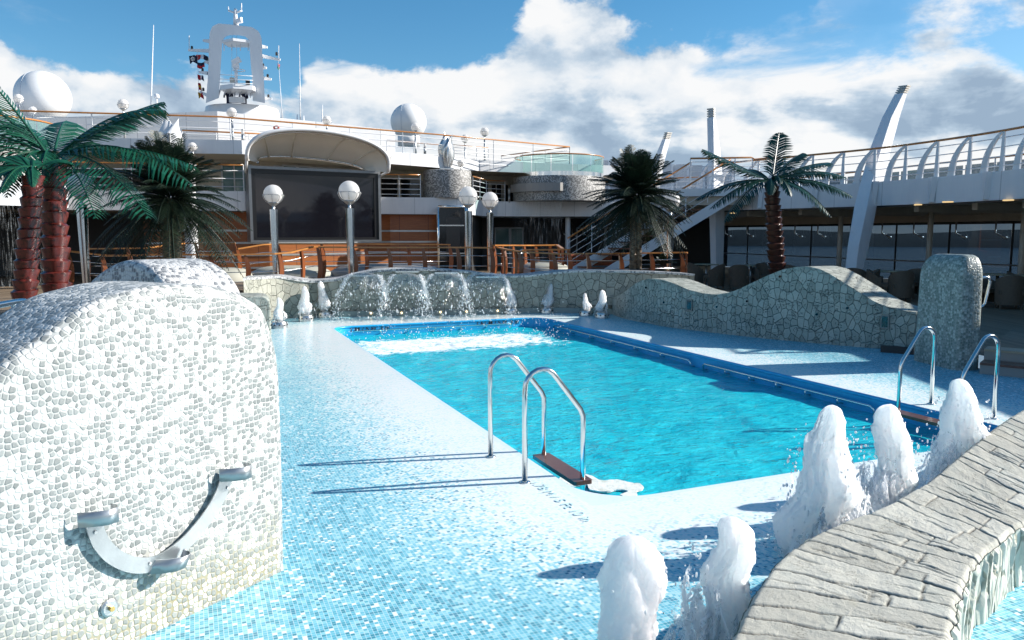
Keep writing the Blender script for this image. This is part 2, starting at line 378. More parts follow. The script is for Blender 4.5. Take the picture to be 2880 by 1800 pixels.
def m_stone(name, a, b, groove, sx=2.2, sy=2.6, gw=.028, rnd=1.0, bs=.7, jf=.9, cf=.75):
    t = NT(name); c = t.co('UV')
    wob = t.n('TexNoise'); t.set(wob, 'Vector', c); t.set(wob, 'Scale', 1.6); t.set(wob, 'Detail', 3.0)
    o2 = t.n('VectorMath', operation='MULTIPLY_ADD'); t.set(o2, 0, wob.outputs['Color']); t.set(o2, 1, (.12, .12, 0)); t.set(o2, 2, c)
    q = t.mapv(o2.outputs[0], (sx, sy, 1))
    v = t.vor(q, 1.0, 'F1', '2D', rnd, 'CHEBYCHEV'); e = t.vor(q, 1.0, 'DISTANCE_TO_EDGE', '2D', rnd)
    r = t.sep(v.outputs['Color'])
    n = t.noise(c, 11, 7, .7); n2 = t.noise(t.mapv(c, (1, 1.7, 1), rot=(0, 0, .5)), 6.5, 3, .55, 1.2)
    col = t.ramp(t.math('ADD', t.math('MULTIPLY', r[0], .5), t.math('MULTIPLY', n, .55)), [(.25, a), (.8, b)])
    crack = t.smooth(t.math('ABSOLUTE', t.math('SUBTRACT', n2, .5)), .0, .02, 1, 0)
    msk = t.smooth(t.noise(c, 5, 2), .47, .55); crack = t.math('MULTIPLY', crack, msk)
    col = t.mix(t.math('MULTIPLY', crack, cf), col, groove)
    g = t.smooth(e.outputs[0], gw * .35, gw, 1, 0); col = t.mix(t.math('MULTIPLY', g, jf), col, groove)
    h = t.math('ADD', t.math('MULTIPLY', t.smooth(e.outputs[0], 0, gw * 2.2), 1.0), t.math('MULTIPLY', n, .5)); h = t.math('SUBTRACT', h, t.math('MULTIPLY', crack, .4)); h = t.math('ADD', h, t.math('MULTIPLY', r[1], .35))
    return t.done(t.pbsdf(col, .68, 0, t.bump(h, bs, .03)))
STONEWALL = m_stone('fountain_wall_stone', (.30, .30, .25), (.45, .44, .365), (.07, .066, .055), 5.4, 4.4, .024, .8)
WAVESTONE = m_stone('wave_wall_stone', (.28, .30, .26), (.44, .455, .40), (.07, .078, .066), 9.0, 5.8, .020, .75, 1.0, .34, .8)
def m_slate():                             # top of the near seat wall: riven slabs laid across, joints modelled in the mesh
    t = NT('riven_stone_slabs'); c = t.co('UV'); at = t.n('Attribute', attribute_name='slab'); v = t.sep(at.outputs['Color'])
    joint, tone, cleft = v[0], v[1], v[2]
    blot = t.noise(c, 8, 6, .68); big = t.noise(c, 2.1, 4, .6); fine = t.noise(c, 46, 6, .78); mid = t.noise(t.mapv(c, (1.5, 1, 1)), 17, 5, .7, .6)
    col = t.ramp(t.math('ADD', t.math('MULTIPLY', blot, .5), t.math('MULTIPLY', tone, .5)), [(.15, (.39, .375, .315)), (.5, (.52, .505, .43)), (.85, (.64, .625, .54))])
    col = t.mix(t.math('MULTIPLY', t.smooth(big, .5, .72), .4), col, (.43, .47, .42))
    col = t.mix(t.math('MULTIPLY', t.smooth(t.noise(c, 3.3, 5, .7), .60, .72), .35), col, (.48, .42, .25))
    chip = t.smooth(t.math('ABSOLUTE', t.math('SUBTRACT', mid, .5)), 0, .018, 1, 0); chip = t.math('MULTIPLY', chip, t.smooth(t.noise(c, 6, 3), .54, .64))
    col = t.mix(t.math('MULTIPLY', chip, .55), col, (.15, .14, .11))
    col = t.mix(t.math('MULTIPLY', cleft, .7), col, (.10, .092, .07)); col = t.mix(t.math('MULTIPLY', joint, .93), col, (.065, .058, .045))
    h = t.math('ADD', t.math('MULTIPLY', mid, .6), t.math('MULTIPLY', fine, .4)); h = t.math('SUBTRACT', h, t.math('MULTIPLY', chip, .4))
    return t.done(t.pbsdf(col, .75, 0, t.bump(h, .75, .018)))
SLATE = m_slate()
def m_split():
    t = NT('split_stone_edge'); c = t.co('UV'); n = t.noise(t.mapv(c, (14, 2.2, 1)), 1.5, 5, .6, .8)
    v = t.vor(t.mapv(c, (11, 3.4, 1)), 1.0, 'DISTANCE_TO_EDGE', '2D', 1.0); f = t.vor(t.mapv(c, (11, 3.4, 1)), 1.0, 'F1', '2D', 1.0)
    g = t.smooth(v.outputs[0], .02, .07, 1, 0)
    col = t.mix(t.math('MULTIPLY', g, .8), t.ramp(t.math('MULTIPLY_ADD', n, .6, t.math('MULTIPLY', t.sep(f.outputs['Color'])[0], .4)), [(.3, (.62, .61, .52)), (.7, (.78, .77, .67))]), (.26, .26, .20))
    h = t.math('ADD', t.math('MULTIPLY', t.sep(f.outputs['Color'])[1], 1.4), t.math('SUBTRACT', n, g))
    return t.done(t.pbsdf(col, .7, 0, t.bump(h, .5, .012)))
SPLIT = m_split()
def m_glass(name, tint, refl=.9, rough=.02, dif=None, dfac=0.0):
    t = NT(name); tr = t.n('BsdfTransparent', {'Color': tint}); gl = t.n('BsdfGlossy', {'Color': (refl,) * 3, 'Roughness': rough})
    b = tr
    if dif: b = t.n('MixShader', {0: dfac, 1: tr, 2: t.n('BsdfDiffuse', {'Color': dif})})
    lw = t.n('LayerWeight', {'Blend': .5}).outputs['Facing']; lw = t.math('MULTIPLY_ADD', t.math('POWER', lw, 5.0), .92, .04)
    return t.done(t.n('MixShader', {0: lw, 1: b, 2: gl}).outputs[0])
GREENGLASS = m_glass('green_balustrade_glass', (.62, .86, .82), .8, .02, (.35, .55, .52), .22)
TINTGLASS = m_glass('tinted_window_glass', (.30, .36, .41), .9, .01)
TEALWIN = plain('teal_window_glass', (.10, .20, .20), .06, 0, var=.2, nscale=3)
DARKWIN = plain('dark_window_glass', (.012, .013, .015), .06)
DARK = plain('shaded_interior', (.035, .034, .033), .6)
SCREENM = plain('unlit_screen', (.010, .010, .014), .05, var=.1, nscale=1.5)
BLACKFR = plain('black_screen_bezel', (.008, .008, .009), .35)
BEIGE = plain('cream_ceiling_paint', (.55, .50, .42), .5)
CEIL = plain('taupe_ceiling_panels', (.52, .46, .38), .5)
def m_globe():
    t = NT('opal_lamp_glass'); c = t.co(); n = t.noise(c, 8, 3)
    p = t.pbsdf(t.ramp(n, [(.3, (.89, .87, .85)), (.7, (.92, .91, .90))]), .38, 0, None, Specular_IOR_Level=.25)
    return t.done(t.n('MixShader', {0: .5, 1: p, 2: t.n('BsdfTranslucent', {'Color': (.95, .93, .90)})}).outputs[0])
GLOBE = m_globe()
CANOPY = plain('white_canopy_fabric', (.86, .84, .78), .6, var=.06, nscale=2, bump=.05)
RADOME = plain('radome_shell', (.80, .80, .79), .4, var=.05, nscale=2)
def m_trunk(name, a, b, rough):
    t = NT(name); c = t.co(); n = t.noise(t.mapv(c, (1, 1, .6)), 9, 5, .6); col = t.ramp(n, [(.3, a), (.7, b)])
    sp = t.smooth(t.noise(t.mapv(c, (1, 1, 1.6)), 9, 5, .65), .50, .62); col = t.mix(t.math('MULTIPLY', sp, .85), col, tuple(x * .25 for x in a))
    return t.done(t.pbsdf(col, rough, 0, t.bump(n, .35, .02), Coat_Weight=.35, Coat_Roughness=.2))
REDTRUNK = m_trunk('red_lacquered_palm_trunk', (.075, .014, .011), (.165, .024, .017), .36)
BROWNTRUNK = m_trunk('brown_palm_trunk', (.11, .07, .04), (.24, .16, .09), .6)
DARKTRUNK = m_trunk('dark_brown_palm_trunk', (.035, .018, .014), (.10, .03, .02), .35)
def m_leaf(name, a, b, rough=.35):
    t = NT(name); c = t.co(); n = t.noise(c, 5, 4); oi = t.n('NewGeometry').outputs['Random Per Island']
    col = t.ramp(t.math('ADD', t.math('MULTIPLY', n, .5), t.math('MULTIPLY', oi, .5)), [(.2, a), (.8, b)])
    p = t.pbsdf(col, rough); tl = t.n('BsdfTranslucent', {'Color': b})
    return t.done(t.n('MixShader', {0: .12, 1: p, 2: tl}).outputs[0])
PALMLEAF = m_leaf('green_plastic_palm_leaf', (.005, .038, .022), (.013, .115, .060))
DARKLEAF = m_leaf('dark_plastic_palm_leaf', (.006, .03, .022), (.012, .065, .042))
CYCADLEAF = m_leaf('olive_feather_leaf', (.006, .014, .008), (.018, .038, .019), .5)
def m_foam(name, holes=.0, thinf=.3):
    t = NT(name); c = t.co(); s = t.sep(c)
    n = t.noise(t.mapv(c, (1, 1, .5)), 16, 6, .62, .4); f = t.noise(c, 70, 4, .65)
    col = t.ramp(n, [(.3, (.95, .965, .98)), (.6, (.985, .99, .99))])
    nm = t.bump(t.math('ADD', n, t.math('MULTIPLY', f, .4)), .6, .02)
    p = t.pbsdf(col, .4, 0, nm, Specular_IOR_Level=.25, Subsurface_Weight=1.0, Subsurface_Scale=.60, Subsurface_Radius=(.8, .95, 1.0))
    tl = t.n('BsdfTranslucent', {'Color': (.97, .98, .99), 'Normal': nm}); df = t.n('BsdfDiffuse', {'Color': (.97, .98, .99), 'Normal': nm})
    thin = t.n('MixShader', {0: .5, 1: df, 2: tl})
    p = t.n('MixShader', {0: thinf, 1: p, 2: thin}).outputs[0]
    tr = t.n('BsdfTransparent', {'Color': (.97, .99, 1)}); gl = t.n('BsdfGlossy', {'Color': (1, 1, 1), 'Roughness': .05, 'Normal': nm})
    clear = t.n('MixShader', {0: .16, 1: tr, 2: gl})
    h = t.noise(t.mapv(c, (1, 1, .42)), 11, 7, .72, 1.0)
    hole = t.smooth(t.math('ADD', h, t.smooth(s[2], .02, .50, .10, -.14)), .585 - holes, .625 - holes)
    return t.done(t.n('MixShader', {0: hole, 1: p, 2: clear}).outputs[0])
FOAM = m_foam('lacy_foam', .0, .75); FOAMSOLID = m_foam('dense_foaming_water', -.60, .08)
def m_veil():
    t = NT('torn_water_veil'); c = t.co(); s = t.sep(c)
    h = t.noise(t.mapv(c, (1, 1, .35)), 10, 7, .70, .9); f = t.noise(c, 60, 3, .6)
    nm = t.bump(h, .5, .02); df = t.n('BsdfDiffuse', {'Color': (.96, .97, .98), 'Normal': nm}); tl = t.n('BsdfTranslucent', {'Color': (.97, .98, .99)})
    hole = t.smooth(t.math('ADD', h, t.math('ADD', t.math('MULTIPLY', f, .05), t.smooth(s[2], .1, .75, -.03, .10))), .475, .53)
    return t.done(t.n('MixShader', {0: hole, 1: t.n('MixShader', {0: .5, 1: df, 2: tl}), 2: t.n('BsdfTransparent', {'Color': (1, 1, 1)})}).outputs[0])
VEIL = m_veil()
def m_sheet():
    t = NT('falling_water_sheet'); c = t.co('UV')
    n = t.noise(t.mapv(c, (9, 1.3, 1)), 2.0, 6, .65, 1.0); s = t.sep(c)
    k = t.smooth(t.math('ADD', n, t.smooth(s[1], 0.0, 1.0, -.06, .02)), .56, .66)
    hole = t.smooth(t.math('ADD', t.noise(t.mapv(c, (7, 5, 1)), 2.6, 5, .65, .7), t.smooth(s[1], .25, .80, -.30, .12)), .47, .50)
    ex = t.math('ABSOLUTE', t.math('SUBTRACT', t.math('FRACT', s[0]), .5)); rim = t.math('MULTIPLY', t.smooth(ex, .38, .48), .55)
    topw = t.math('MULTIPLY', t.smooth(s[1], .10, .22), t.smooth(s[1], .24, .42, 1, 0))
    nm = t.bump(n, .8, .05)
    tr = t.n('BsdfTransparent', {'Color': (.93, .97, .98)}); gl = t.n('BsdfGlossy', {'Color': (1, 1, 1), 'Roughness': .08, 'Normal': nm}); df = t.n('MixShader', {0: .5, 1: t.n('BsdfDiffuse', {'Color': (.94, .96, .97)}), 2: t.n('BsdfTranslucent', {'Color': (.94, .96, .97)})})
    a = t.n('MixShader', {0: .17, 1: tr, 2: gl}); wf = t.math('MAXIMUM', t.math('MAXIMUM', t.math('MULTIPLY', k, .55), rim), t.math('MULTIPLY', topw, .22))
    b = t.n('MixShader', {0: wf, 1: a, 2: df})
    return t.done(t.n('MixShader', {0: hole, 1: b, 2: t.n('BsdfTransparent', {'Color': (1, 1, 1)})}).outputs[0])
SHEET = m_sheet()
def m_drop():
    t = NT('water_drops'); d = t.n('MixShader', {0: .5, 1: t.n('BsdfDiffuse', {'Color': (.95, .97, .98)}), 2: t.n('BsdfTranslucent', {'Color': (.95, .97, .98)})}); g = t.n('BsdfGlossy', {'Color': (1, 1, 1), 'Roughness': .1})
    return t.done(t.n('MixShader', {0: .12, 1: d, 2: g}).outputs[0])
DROP = m_drop()
def m_curtain():
    t = NT('thin_water_curtain'); c = t.co('UV'); n = t.noise(t.mapv(c, (16, .7, 1)), 2.0, 5, .6, .3); b = t.noise(t.mapv(c, (8, 9, 1)), 2.0, 3, .6)
    k = t.math('MULTIPLY', t.smooth(n, .48, .74), t.smooth(b, .35, .6, .12, .42))
    d = t.n('BsdfDiffuse', {'Color': (.80, .85, .87)}); g = t.n('BsdfGlossy', {'Color': (.9, .9, .9), 'Roughness': .2}); tr = t.n('BsdfTransparent', {'Color': (.95, .97, .98)})
    return t.done(t.n('MixShader', {0: k, 1: tr, 2: t.n('MixShader', {0: .4, 1: d, 2: g})}).outputs[0])
CURTAIN = m_curtain()
RATTAN = plain('dark_brown_rattan', (.11, .085, .060), .6, var=.3, nscale=20, bump=.4, bscale=120)
TABLETOP = plain('pale_table_top', (.40, .34, .22), .4)
ORANGE = plain('orange_rattan', (.40, .075, .018), .6, var=.3, nscale=16, bump=.4)
NAVY = plain('navy_cloth', (.010, .014, .05), .8); SKIN = plain('skin', (.45, .25, .17), .55); HAIR = plain('dark_hair', (.02, .013, .01), .7)
REDF = plain('red_flag_cloth', (.45, .02, .03), .8); YELF = plain('yellow_flag_cloth', (.65, .40, .03), .8); WHF = plain('white_flag_cloth', (.75, .75, .75), .8); GRF = plain('green_flag_cloth', (.02, .22, .06), .8)
LETTER = plain('black_depth_lettering', (.012, .014, .02), .5); LETTERB = plain('blue_depth_lettering', (.56, .77, .82), .5)
WARMLAMP = NT('warm_underwater_lamp'); WARMLAMP = WARMLAMP.done(WARMLAMP.n('Emission', {'Color': (1, .72, .35, 1), 'Strength': 3.0}).outputs[0])
DOWNLIGHT = NT('warm_downlight'); DOWNLIGHT = DOWNLIGHT.done(DOWNLIGHT.n('Emission', {'Color': (1, .72, .35, 1), 'Strength': .55}).outputs[0])
REDLAMP = plain('red_lifebuoy', (.55, .06, .03), .5)
SEAM = None
# ================================================================== world
SUN_EL, SUN_AZ = R(27.5), math.atan2(.163, .987)           # sun to the right, a little beyond
SD = Vector((math.cos(SUN_EL) * math.cos(SUN_AZ), math.cos(SUN_EL) * math.sin(SUN_AZ), math.sin(SUN_EL)))
W = bpy.data.worlds.new('World'); SC.world = W; W.use_nodes = True
def build_world():
    t = NT.__new__(NT); t.t = W.node_tree; t.t.nodes.clear(); t.out = t.t.nodes.new('ShaderNodeOutputWorld')
    sky = t.n('TexSky', sky_type='NISHITA', sun_disc=False, sun_elevation=SUN_EL, sun_rotation=math.pi / 2 - SUN_AZ, altitude=20, air_density=1.0, dust_density=.05, ozone_density=4.0)
    hs = t.n('HueSaturation', {'Hue': .49, 'Saturation': 1.22, 'Value': 1.0, 'Color': sky.outputs[0]})
    b1 = t.n('Background', {'Color': hs.outputs[0], 'Strength': .082})
    c = t.co('Generated'); s = t.sep(c); az = s[0]; el = s[2]
    # height of the cloud deck round the sky: a low bank on the left, towering cumulus to the right
    HT = [(-.62, .215), (-.40, .205), (-.33, .17), (-.265, .145), (-.235, .205), (-.09, .215), (-.03, .235), (.04, .305), (.11, .30), (.16, .245), (.25, .235), (.33, .26), (.40, .33), (.5, .45), (.7, .5)]
    h = t.n('ValToRGB'); cr = h.color_ramp; cr.interpolation = 'B_SPLINE'
    while len(cr.elements) < len(HT): cr.elements.new(.5)
    for e_, (p_, q_) in zip(cr.elements, HT): e_.position = (p_ + .7) / 1.4; e_.color = (q_, q_, q_, 1)
    t.set(h, 0, t.math('MULTIPLY_ADD', az, 1 / 1.4, .5))
    q = t.mapv(c, (1, 1, 1.55), loc=(3.1, .4, .15))
    n = t.noise(q, 5.2, 10, .59, .15); w = t.noise(t.mapv(c, (1, 1, 2.6), loc=(1.2, 5, .7)), 3.0, 8, .6, .5)
    hh = t.math('SUBTRACT', h.outputs[0], el)
    dens = t.math('MULTIPLY_ADD', hh, 10.0, t.math('MULTIPLY', t.math('SUBTRACT', n, .5), 2.1))
    mask = t.smooth(dens, .0, .17)
    gaps = t.smooth(t.math('ADD', w, t.math('MULTIPLY', t.smooth(el, .10, .2, 1, 0), .25)), .40, .54, .10, 1); mask = t.math('MULTIPLY', mask, gaps)
    wisp = t.math('MULTIPLY', t.smooth(w, .56, .80), t.smooth(az, -.5, .25, .35, .9)); mask = t.math('MAXIMUM', mask, wisp)
    q2 = t.mapv(c, (1, 1, 1.55), loc=(3.1 + .030, .4 + .01, .15 + .055))
    n2 = t.noise(q2, 5.2, 6, .54, .15)
    belly = t.noise(t.mapv(c, (1, 1, 3.2), loc=(4.4, 1.3, .15)), 3.4, 6, .55, .3)
    lit = t.math('MULTIPLY_ADD', t.math('SUBTRACT', n, n2), 3.4, .80)
    lit = t.math('SUBTRACT', lit, t.math('MULTIPLY', t.smooth(dens, .25, 1.1), t.math('MULTIPLY', t.smooth(belly, .40, .60, .0, .58), t.smooth(az, .1, .45, 1.0, 1.45))))
    lit = t.math('SUBTRACT', lit, t.smooth(az, -.45, -.18, .30, 0), clamp=True)
    cc = t.ramp(lit, [(.0, (.34, .45, .59)), (.35, (.52, .64, .77)), (.62, (.84, .89, .94)), (.9, (1.0, 1.0, 1.0))])
    b2 = t.n('Background', {'Color': cc, 'Strength': .56})
    m = t.n('MixShader', {0: t.math('MULTIPLY', mask, .97), 1: b1, 2: b2})
    t.t.links.new(m.outputs[0], t.out.inputs[0])
build_world()
sun = bpy.data.lights.new('sun', 'SUN'); sun.energy = 4.6; sun.angle = R(.55); sun.color = (1, .95, .88)
so = link(bpy.data.objects.new('sun', sun)); so.rotation_euler = SD.to_track_quat('Z', 'Y').to_euler()
SC.view_settings.view_transform = 'Standard'; SC.view_settings.look = 'None'; SC.view_settings.gamma = 1.0; SC.view_settings.exposure = .80
SC.cycles.max_bounces = 8; SC.cycles.transparent_max_bounces = 16; SC.cycles.caustics_reflective = False; SC.cycles.caustics_refractive = False
SC.cycles.sample_clamp_indirect = 6.0; SC.cycles.use_denoising = True
# ================================================================== sea and far shore
mb = MB(); mb.add([(-30000, -30000, -25), (30000, -30000, -25), (30000, 30000, -25), (-30000, 30000, -25)], [(0, 1, 2, 3)])
t = NT('sea_water'); c = t.co(); SEA = t.done(t.pbsdf((.09, .15, .19), .25, 0, t.bump(t.noise(c, .15, 5), .3, .5)))
tag(obj('sea', mb, SEA), kind='structure')
mb = MB(); n = 240; ring = []
for k in range(n):
    a = 2 * math.pi * k / n; h = 22 + 16 * (noise.fractal(Vector((math.cos(a) * 5, math.sin(a) * 5, 1)), 1, 2, 4) + .4)
    for rr, z in ((1750, -25.5), (1850, max(4, h) - 22), (2300, -26)): ring.append((rr * math.cos(a), rr * math.sin(a), z))
mb.add(ring, [(3 * k + j, 3 * ((k + 1) % n) + j, 3 * ((k + 1) % n) + j + 1, 3 * k + j + 1) for k in range(n) for j in range(2)])
tag(obj('far_shore_hills', mb, plain('wooded_shore', (.085, .095, .095), .9, var=.4, nscale=.02), smooth=True), kind='structure')
# ================================================================== pool, splash deck, decks
def rrect(x0, y0, x1, y1, r, n=10):
    out = []
    for cx, cy, a0 in ((x1 - r, y0 + r, -90), (x1 - r, y1 - r, 0), (x0 + r, y1 - r, 90), (x0 + r, y0 + r, 180)):
        for k in range(n + 1):
            a = R(a0 + 90 * k / n); out.append((cx + r * math.cos(a), cy + r * math.sin(a)))
    return out
HOLE = rrect(0, 0, PW, PL, .5)
FW = [(690, 918, 788), (740, 905, 785), (790, 897, 783), (850, 893, 792), (885, 891, 795), (950, 890, 790), (1000, 889.5, 777), (1060, 889, 766), (1150, 888, 761), (1240, 886, 763), (1330, 884, 770), (1400, 882, 779), (1480, 880.5, 780), (1540, 880, 773), (1620, 880, 767), (1750, 882, 767), (1850, 884, 770), (1950, 886, 776)]
FWP = []
for u, vb, vt in FW:
    g = G(u, vb); FWP.append((g.x, g.y, D(u, vt, g.y).z))
WV = [(1722, 884, 836), (1745, 893, 828), (1780, 902, 802), (1800, 906, 790), (1825, 910, 784), (1850, 915, 785), (1880, 920, 793), (1940, 928, 816), (1990, 934, 827), (2025, 938, 826), (2060, 942, 818), (2120, 949, 790), (2180, 955, 763), (2215, 958, 753), (2245, 961, 750), (2275, 964, 752), (2310, 967, 763), (2380, 973, 804), (2450, 979, 846), (2510, 983, 868), (2570, 988, 878)]
WVP = []
for u, vb, vt in WV:
    g = G(u, vb); WVP.append((g.x, g.y, D(u, vt, g.y).z))
def toloc(p):
    d = Vector((p[0], p[1], 0)) - NL; return (d.dot(S), d.dot(A))
splash_w = [(-3.2, -2.5), (9.5, -2.5), (9.6, 9.6), (7.0, 11.0), (6.9, 12.2)] + [(p[0], p[1]) for p in WVP[::-1]] + [(4.0, 18.4), (2.0, 19.0)] + [(p[0], p[1]) for p in FWP[:15][::-1] if p[0] < 1.9] + [(-6.3, 14), (-6.3, 9), (-4.6, 6.0), (-3.2, 3.2)]
splash = [toloc(p) for p in splash_w]
def deck_mesh(outer, hole, z):
    loops = [[Vector((*p, 0)) for p in outer], [Vector((*p, 0)) for p in hole]]
    allp = outer + hole; tri = tessellate_polygon(loops); mb = MB()
    fs = []
    for t_ in tri:
        a, b, c = [Vector((*allp[i], 0)) for i in t_]
        fs.append(tuple(t_) if (b - a).cross(c - a).z > 0 else tuple(t_)[::-1])
    return mb.add([(p[0], p[1], z) for p in allp], fs)
FRAME = (NL, TH)
def inframe(o): o.location = NL; o.rotation_euler = (0, 0, TH); return o
sd = inframe(obj('splash_deck', deck_mesh(splash, HOLE, 0.0), TILES)); tag(sd, kind='structure')
# main deck around, teak, a step higher
hole2 = [(p[0], p[1]) for p in splash_w]
main = deck_mesh([(-40, -12), (19, -12), (19.5, 14), (16.9, 25), (13.1, 37), (10, 47), (-40, 47)], hole2, .2)
tag(obj('main_deck', main, TEAK), kind='structure')
mb = MB(); n = len(HOLE)
for z0, z1, mat_i in ((-1.75, -.03, 0),):
    for k in range(n):
        a, b = HOLE[k], HOLE[(k + 1) % n]; mb.add([(a[0], a[1], z0), (b[0], b[1], z0), (b[0], b[1], z1), (a[0], a[1], z1)], [(3, 2, 1, 0)])
basin = inframe(obj('pool_basin', mb, BLUEWALL)); tag(basin, kind='structure')
mb = MB(); mb.add([(p[0], p[1], -1.75) for p in HOLE], [tuple(range(n))])
tag(inframe(obj('pool_floor', mb, POOLFLOOR)), kind='structure')
# rounded blue nosing around the pool edge
mb = MB(); IN = rrect(.045, .045, PW - .045, PL - .045, .46)
mb.tube([(p[0], p[1], -.027) for p in rrect(-.004, -.004, PW + .004, PL + .004, .5)], .026, 8, closed=True)
tag(inframe(obj('pool_edge', mb, BLUEWALL, smooth=True)), kind='structure')
mb = MB(); IN = rrect(.004, .004, PW - .004, PL - .004, .497)
nx, ny = 100, 220
vs = []; idx = {}
for j in range(ny + 1):
    for i in range(nx + 1):
        x, y = PW * i / nx, PL * j / ny
        z = -.22 + .018 * fbm((x * 1.3, y * 1.1, .3), 3) + .007 * fbm((x * 4, y * 4.4, 4), 3)
        if 8.3 < y < 11.2: z += .02 * fbm((x * 6, y * 6, 9), 4) * min(1, (y - 8.3)) * min(1, 11.2 - y)
        vs.append((x, y, z))
mb.add(vs, [(j * (nx + 1) + i, j * (nx + 1) + i + 1, (j + 1) * (nx + 1) + i + 1, (j + 1) * (nx + 1) + i) for j in range(ny) for i in range(nx)])
wt = inframe(obj('water', mb, WATER, smooth=True)); tag(wt, kind='structure')
# steel hand rails fixed along the inside of the pool
def grab_run(a, b, inward, label, zr=-.115, nb=6):
    t_ = thing('pool_grab_rail', label, 'grab rail', P(*a), TH, 'steel grab rails along the pool wall')
    pa, pb, iw = Vector((*a, 0)), Vector((*b, 0)), Vector((*inward, 0)); d = (pb - pa).normalized(); r = .016
    W_ = lambda v, z: P(v.x, v.y, z)
    pp = [W_(pa + iw * .0, zr - .11), W_(pa + iw * .07, zr - .10), W_(pa + iw * .085, zr - .03), W_(pa + iw * .09 + d * .05, zr), W_(pb + iw * .09 - d * .05, zr), W_(pb + iw * .085, zr - .03), W_(pb + iw * .07, zr - .10), W_(pb, zr - .11)]
    obj('rail', MB().tube(pp, r, 8), CHROME, t_, True)
    for k in range(1, nb):
        q = pa + (pb - pa) * k / nb
        obj('bracket', MB().tube([W_(q + iw * .09, zr), W_(q + iw * .09, zr - .07), W_(q, zr - .08)], .014, 6), CHROME, t_, True)
grab_run((PW, 10.9), (PW, 5.65), (-1, 0), 'steel grab rail along the right pool wall, run nearest the waterfall')
grab_run((PW, 5.3), (PW, 1.9), (-1, 0), 'steel grab rail along the right pool wall beside the right ladder')
grab_run((.45, PL), (4.2, PL), (0, -1), 'steel grab rail along the far pool wall under the waterfall')
# depth markings
def text(name, body, size, mat, M, parent=None, ext=.0015, shear=0, off=0.0):
    cu = bpy.data.curves.new(name, 'FONT'); cu.body = body; cu.size = size; cu.extrude = ext; cu.shear = shear; cu.offset = off
    tmp = bpy.data.objects.new('tmp_text', cu); me = bpy.data.meshes.new_from_object(tmp); bpy.data.objects.remove(tmp)
    me.name = name; me.transform(M); me.materials.clear(); me.materials.append(mat)
    o = link(bpy.data.objects.new(name, me)); return o
def frameM(o, x, y): 
    z = x.cross(y); return Matrix(((x.x, y.x, z.x, o.x), (x.y, y.y, z.y, o.y), (x.z, y.z, z.z, o.z), (0, 0, 0, 1)))
for x0, lb in ((.22, 'black depth lettering on the far pool wall, left end'), (3.35, 'black depth lettering on the far pool wall, right end')):
    o = text('depth_marking', '1.61 M / 5 Ft. 3 in', .150, LETTER, frameM(P(x0, PL - .008, -.138), S, Z), off=.003); tag(o, lb, 'depth marking', 'pool depth markings')
o = text('depth_marking', '1.78 M / 5 Ft 10 in', .125, LETTERB, frameM(P(-.26, .62, .004), -A, S)); tag(o, 'pale blue depth lettering set into the tiles at the near pool corner', 'depth marking', 'pool depth markings')
# floating scum by the near ladder
mb = MB(); c0 = P(.86, .72, 0); rr = []
FOAMP = [(1575, 1345), (1620, 1330), (1665, 1340), (1690, 1352), (1735, 1350), (1770, 1358), (1802, 1362), (1808, 1376), (1790, 1382), (1788, 1396), (1760, 1398), (1745, 1392), (1768, 1383), (1740, 1378), (1700, 1384), (1660, 1378), (1648, 1364), (1600, 1368), (1572, 1360)]
pts = cat_rom([G(u, v, -.198) for u, v in FOAMP + FOAMP[:1]], 5)[:-1]
pl = [(p.x + .012 * fbm((p.x * 30, p.y * 30, 0), 3), p.y + .012 * fbm((p.x * 30, p.y * 30, 5), 3)) for p in pts]
mb.slab(pl, -.206, -.192)
t = NT('cream_foam'); c = t.co(); FOAMC = t.done(t.pbsdf(t.ramp(t.noise(c, 14, 6, .65), [(.35, (.62, .66, .58)), (.6, (.86, .88, .84))]), .6, 0, t.bump(t.noise(c, 40, 4), .6, .01)))
tag(obj('foam_patch', mb, FOAMC), 'cream foam patch floating on the pool beside the near ladder', 'foam')
# ================================================================== stone fountain wall
def arc_uv_wall(name, P3, off, mat, label, cat, z0=-.04, dz=3, top_mat=None):
    pts = cat_rom([Vector((p[0], p[1], p[2])) for p in P3], 5)
    mb = MB(); mb.wall([(p.x, p.y) for p in pts], z0, [p.z + .008 * fbm((p.x * 4, p.y * 4, 0), 3) for p in pts], off)
    o = obj(name, mb, mat); tag(o, label, cat); return o, pts
fw, fwpts = arc_uv_wall('fountain_wall', FWP, (-.15, .75), STONEWALL, 'low curved stone wall with water spouts at the far end of the pool', 'wall')
for k in range(0): pass
mb = MB(); capn = [(p.x, p.y) for p in fwpts]
mb.wall([(x - .02 * 0, y - .03) for x, y in capn], [p.z - .0 for p in fwpts], [p.z + .05 for p in fwpts], (-.18, .85)); obj('coping', mb, PEBBLE2, fw)
# green-grey plinth with small lamps along the foot of the wall
sel = [p for p in fwpts if -4.4 < p.x < 3.0]
mb = MB(); mb.wall([(p.x, p.y - .10) for p in sel], -.04, .13, (0, .16)); pl_ = obj('plinth', mb, plain('green_grey_plinth', (.25, .29, .27), .4), fw)
for px in (-3.45, -2.62, -1.83, -1.1, -.3):
    q = min(sel, key=lambda p: abs(p.x - px)); obj('plinth_lamp', MB().sphere((q.x, q.y - .11, .085), .022, 8, 6), WARMLAMP, fw)
for u in (1030, 1150, 1265, 1375):
    q = min(fwpts, key=lambda p: abs(p.x - (u - 1440) / F * 18.7)); obj('water_spout', MB().bar((q.x - .28, q.y - .10, q.z - .02), (q.x + .28, q.y - .10, q.z - .02), .22, .035), STEEL, fw)
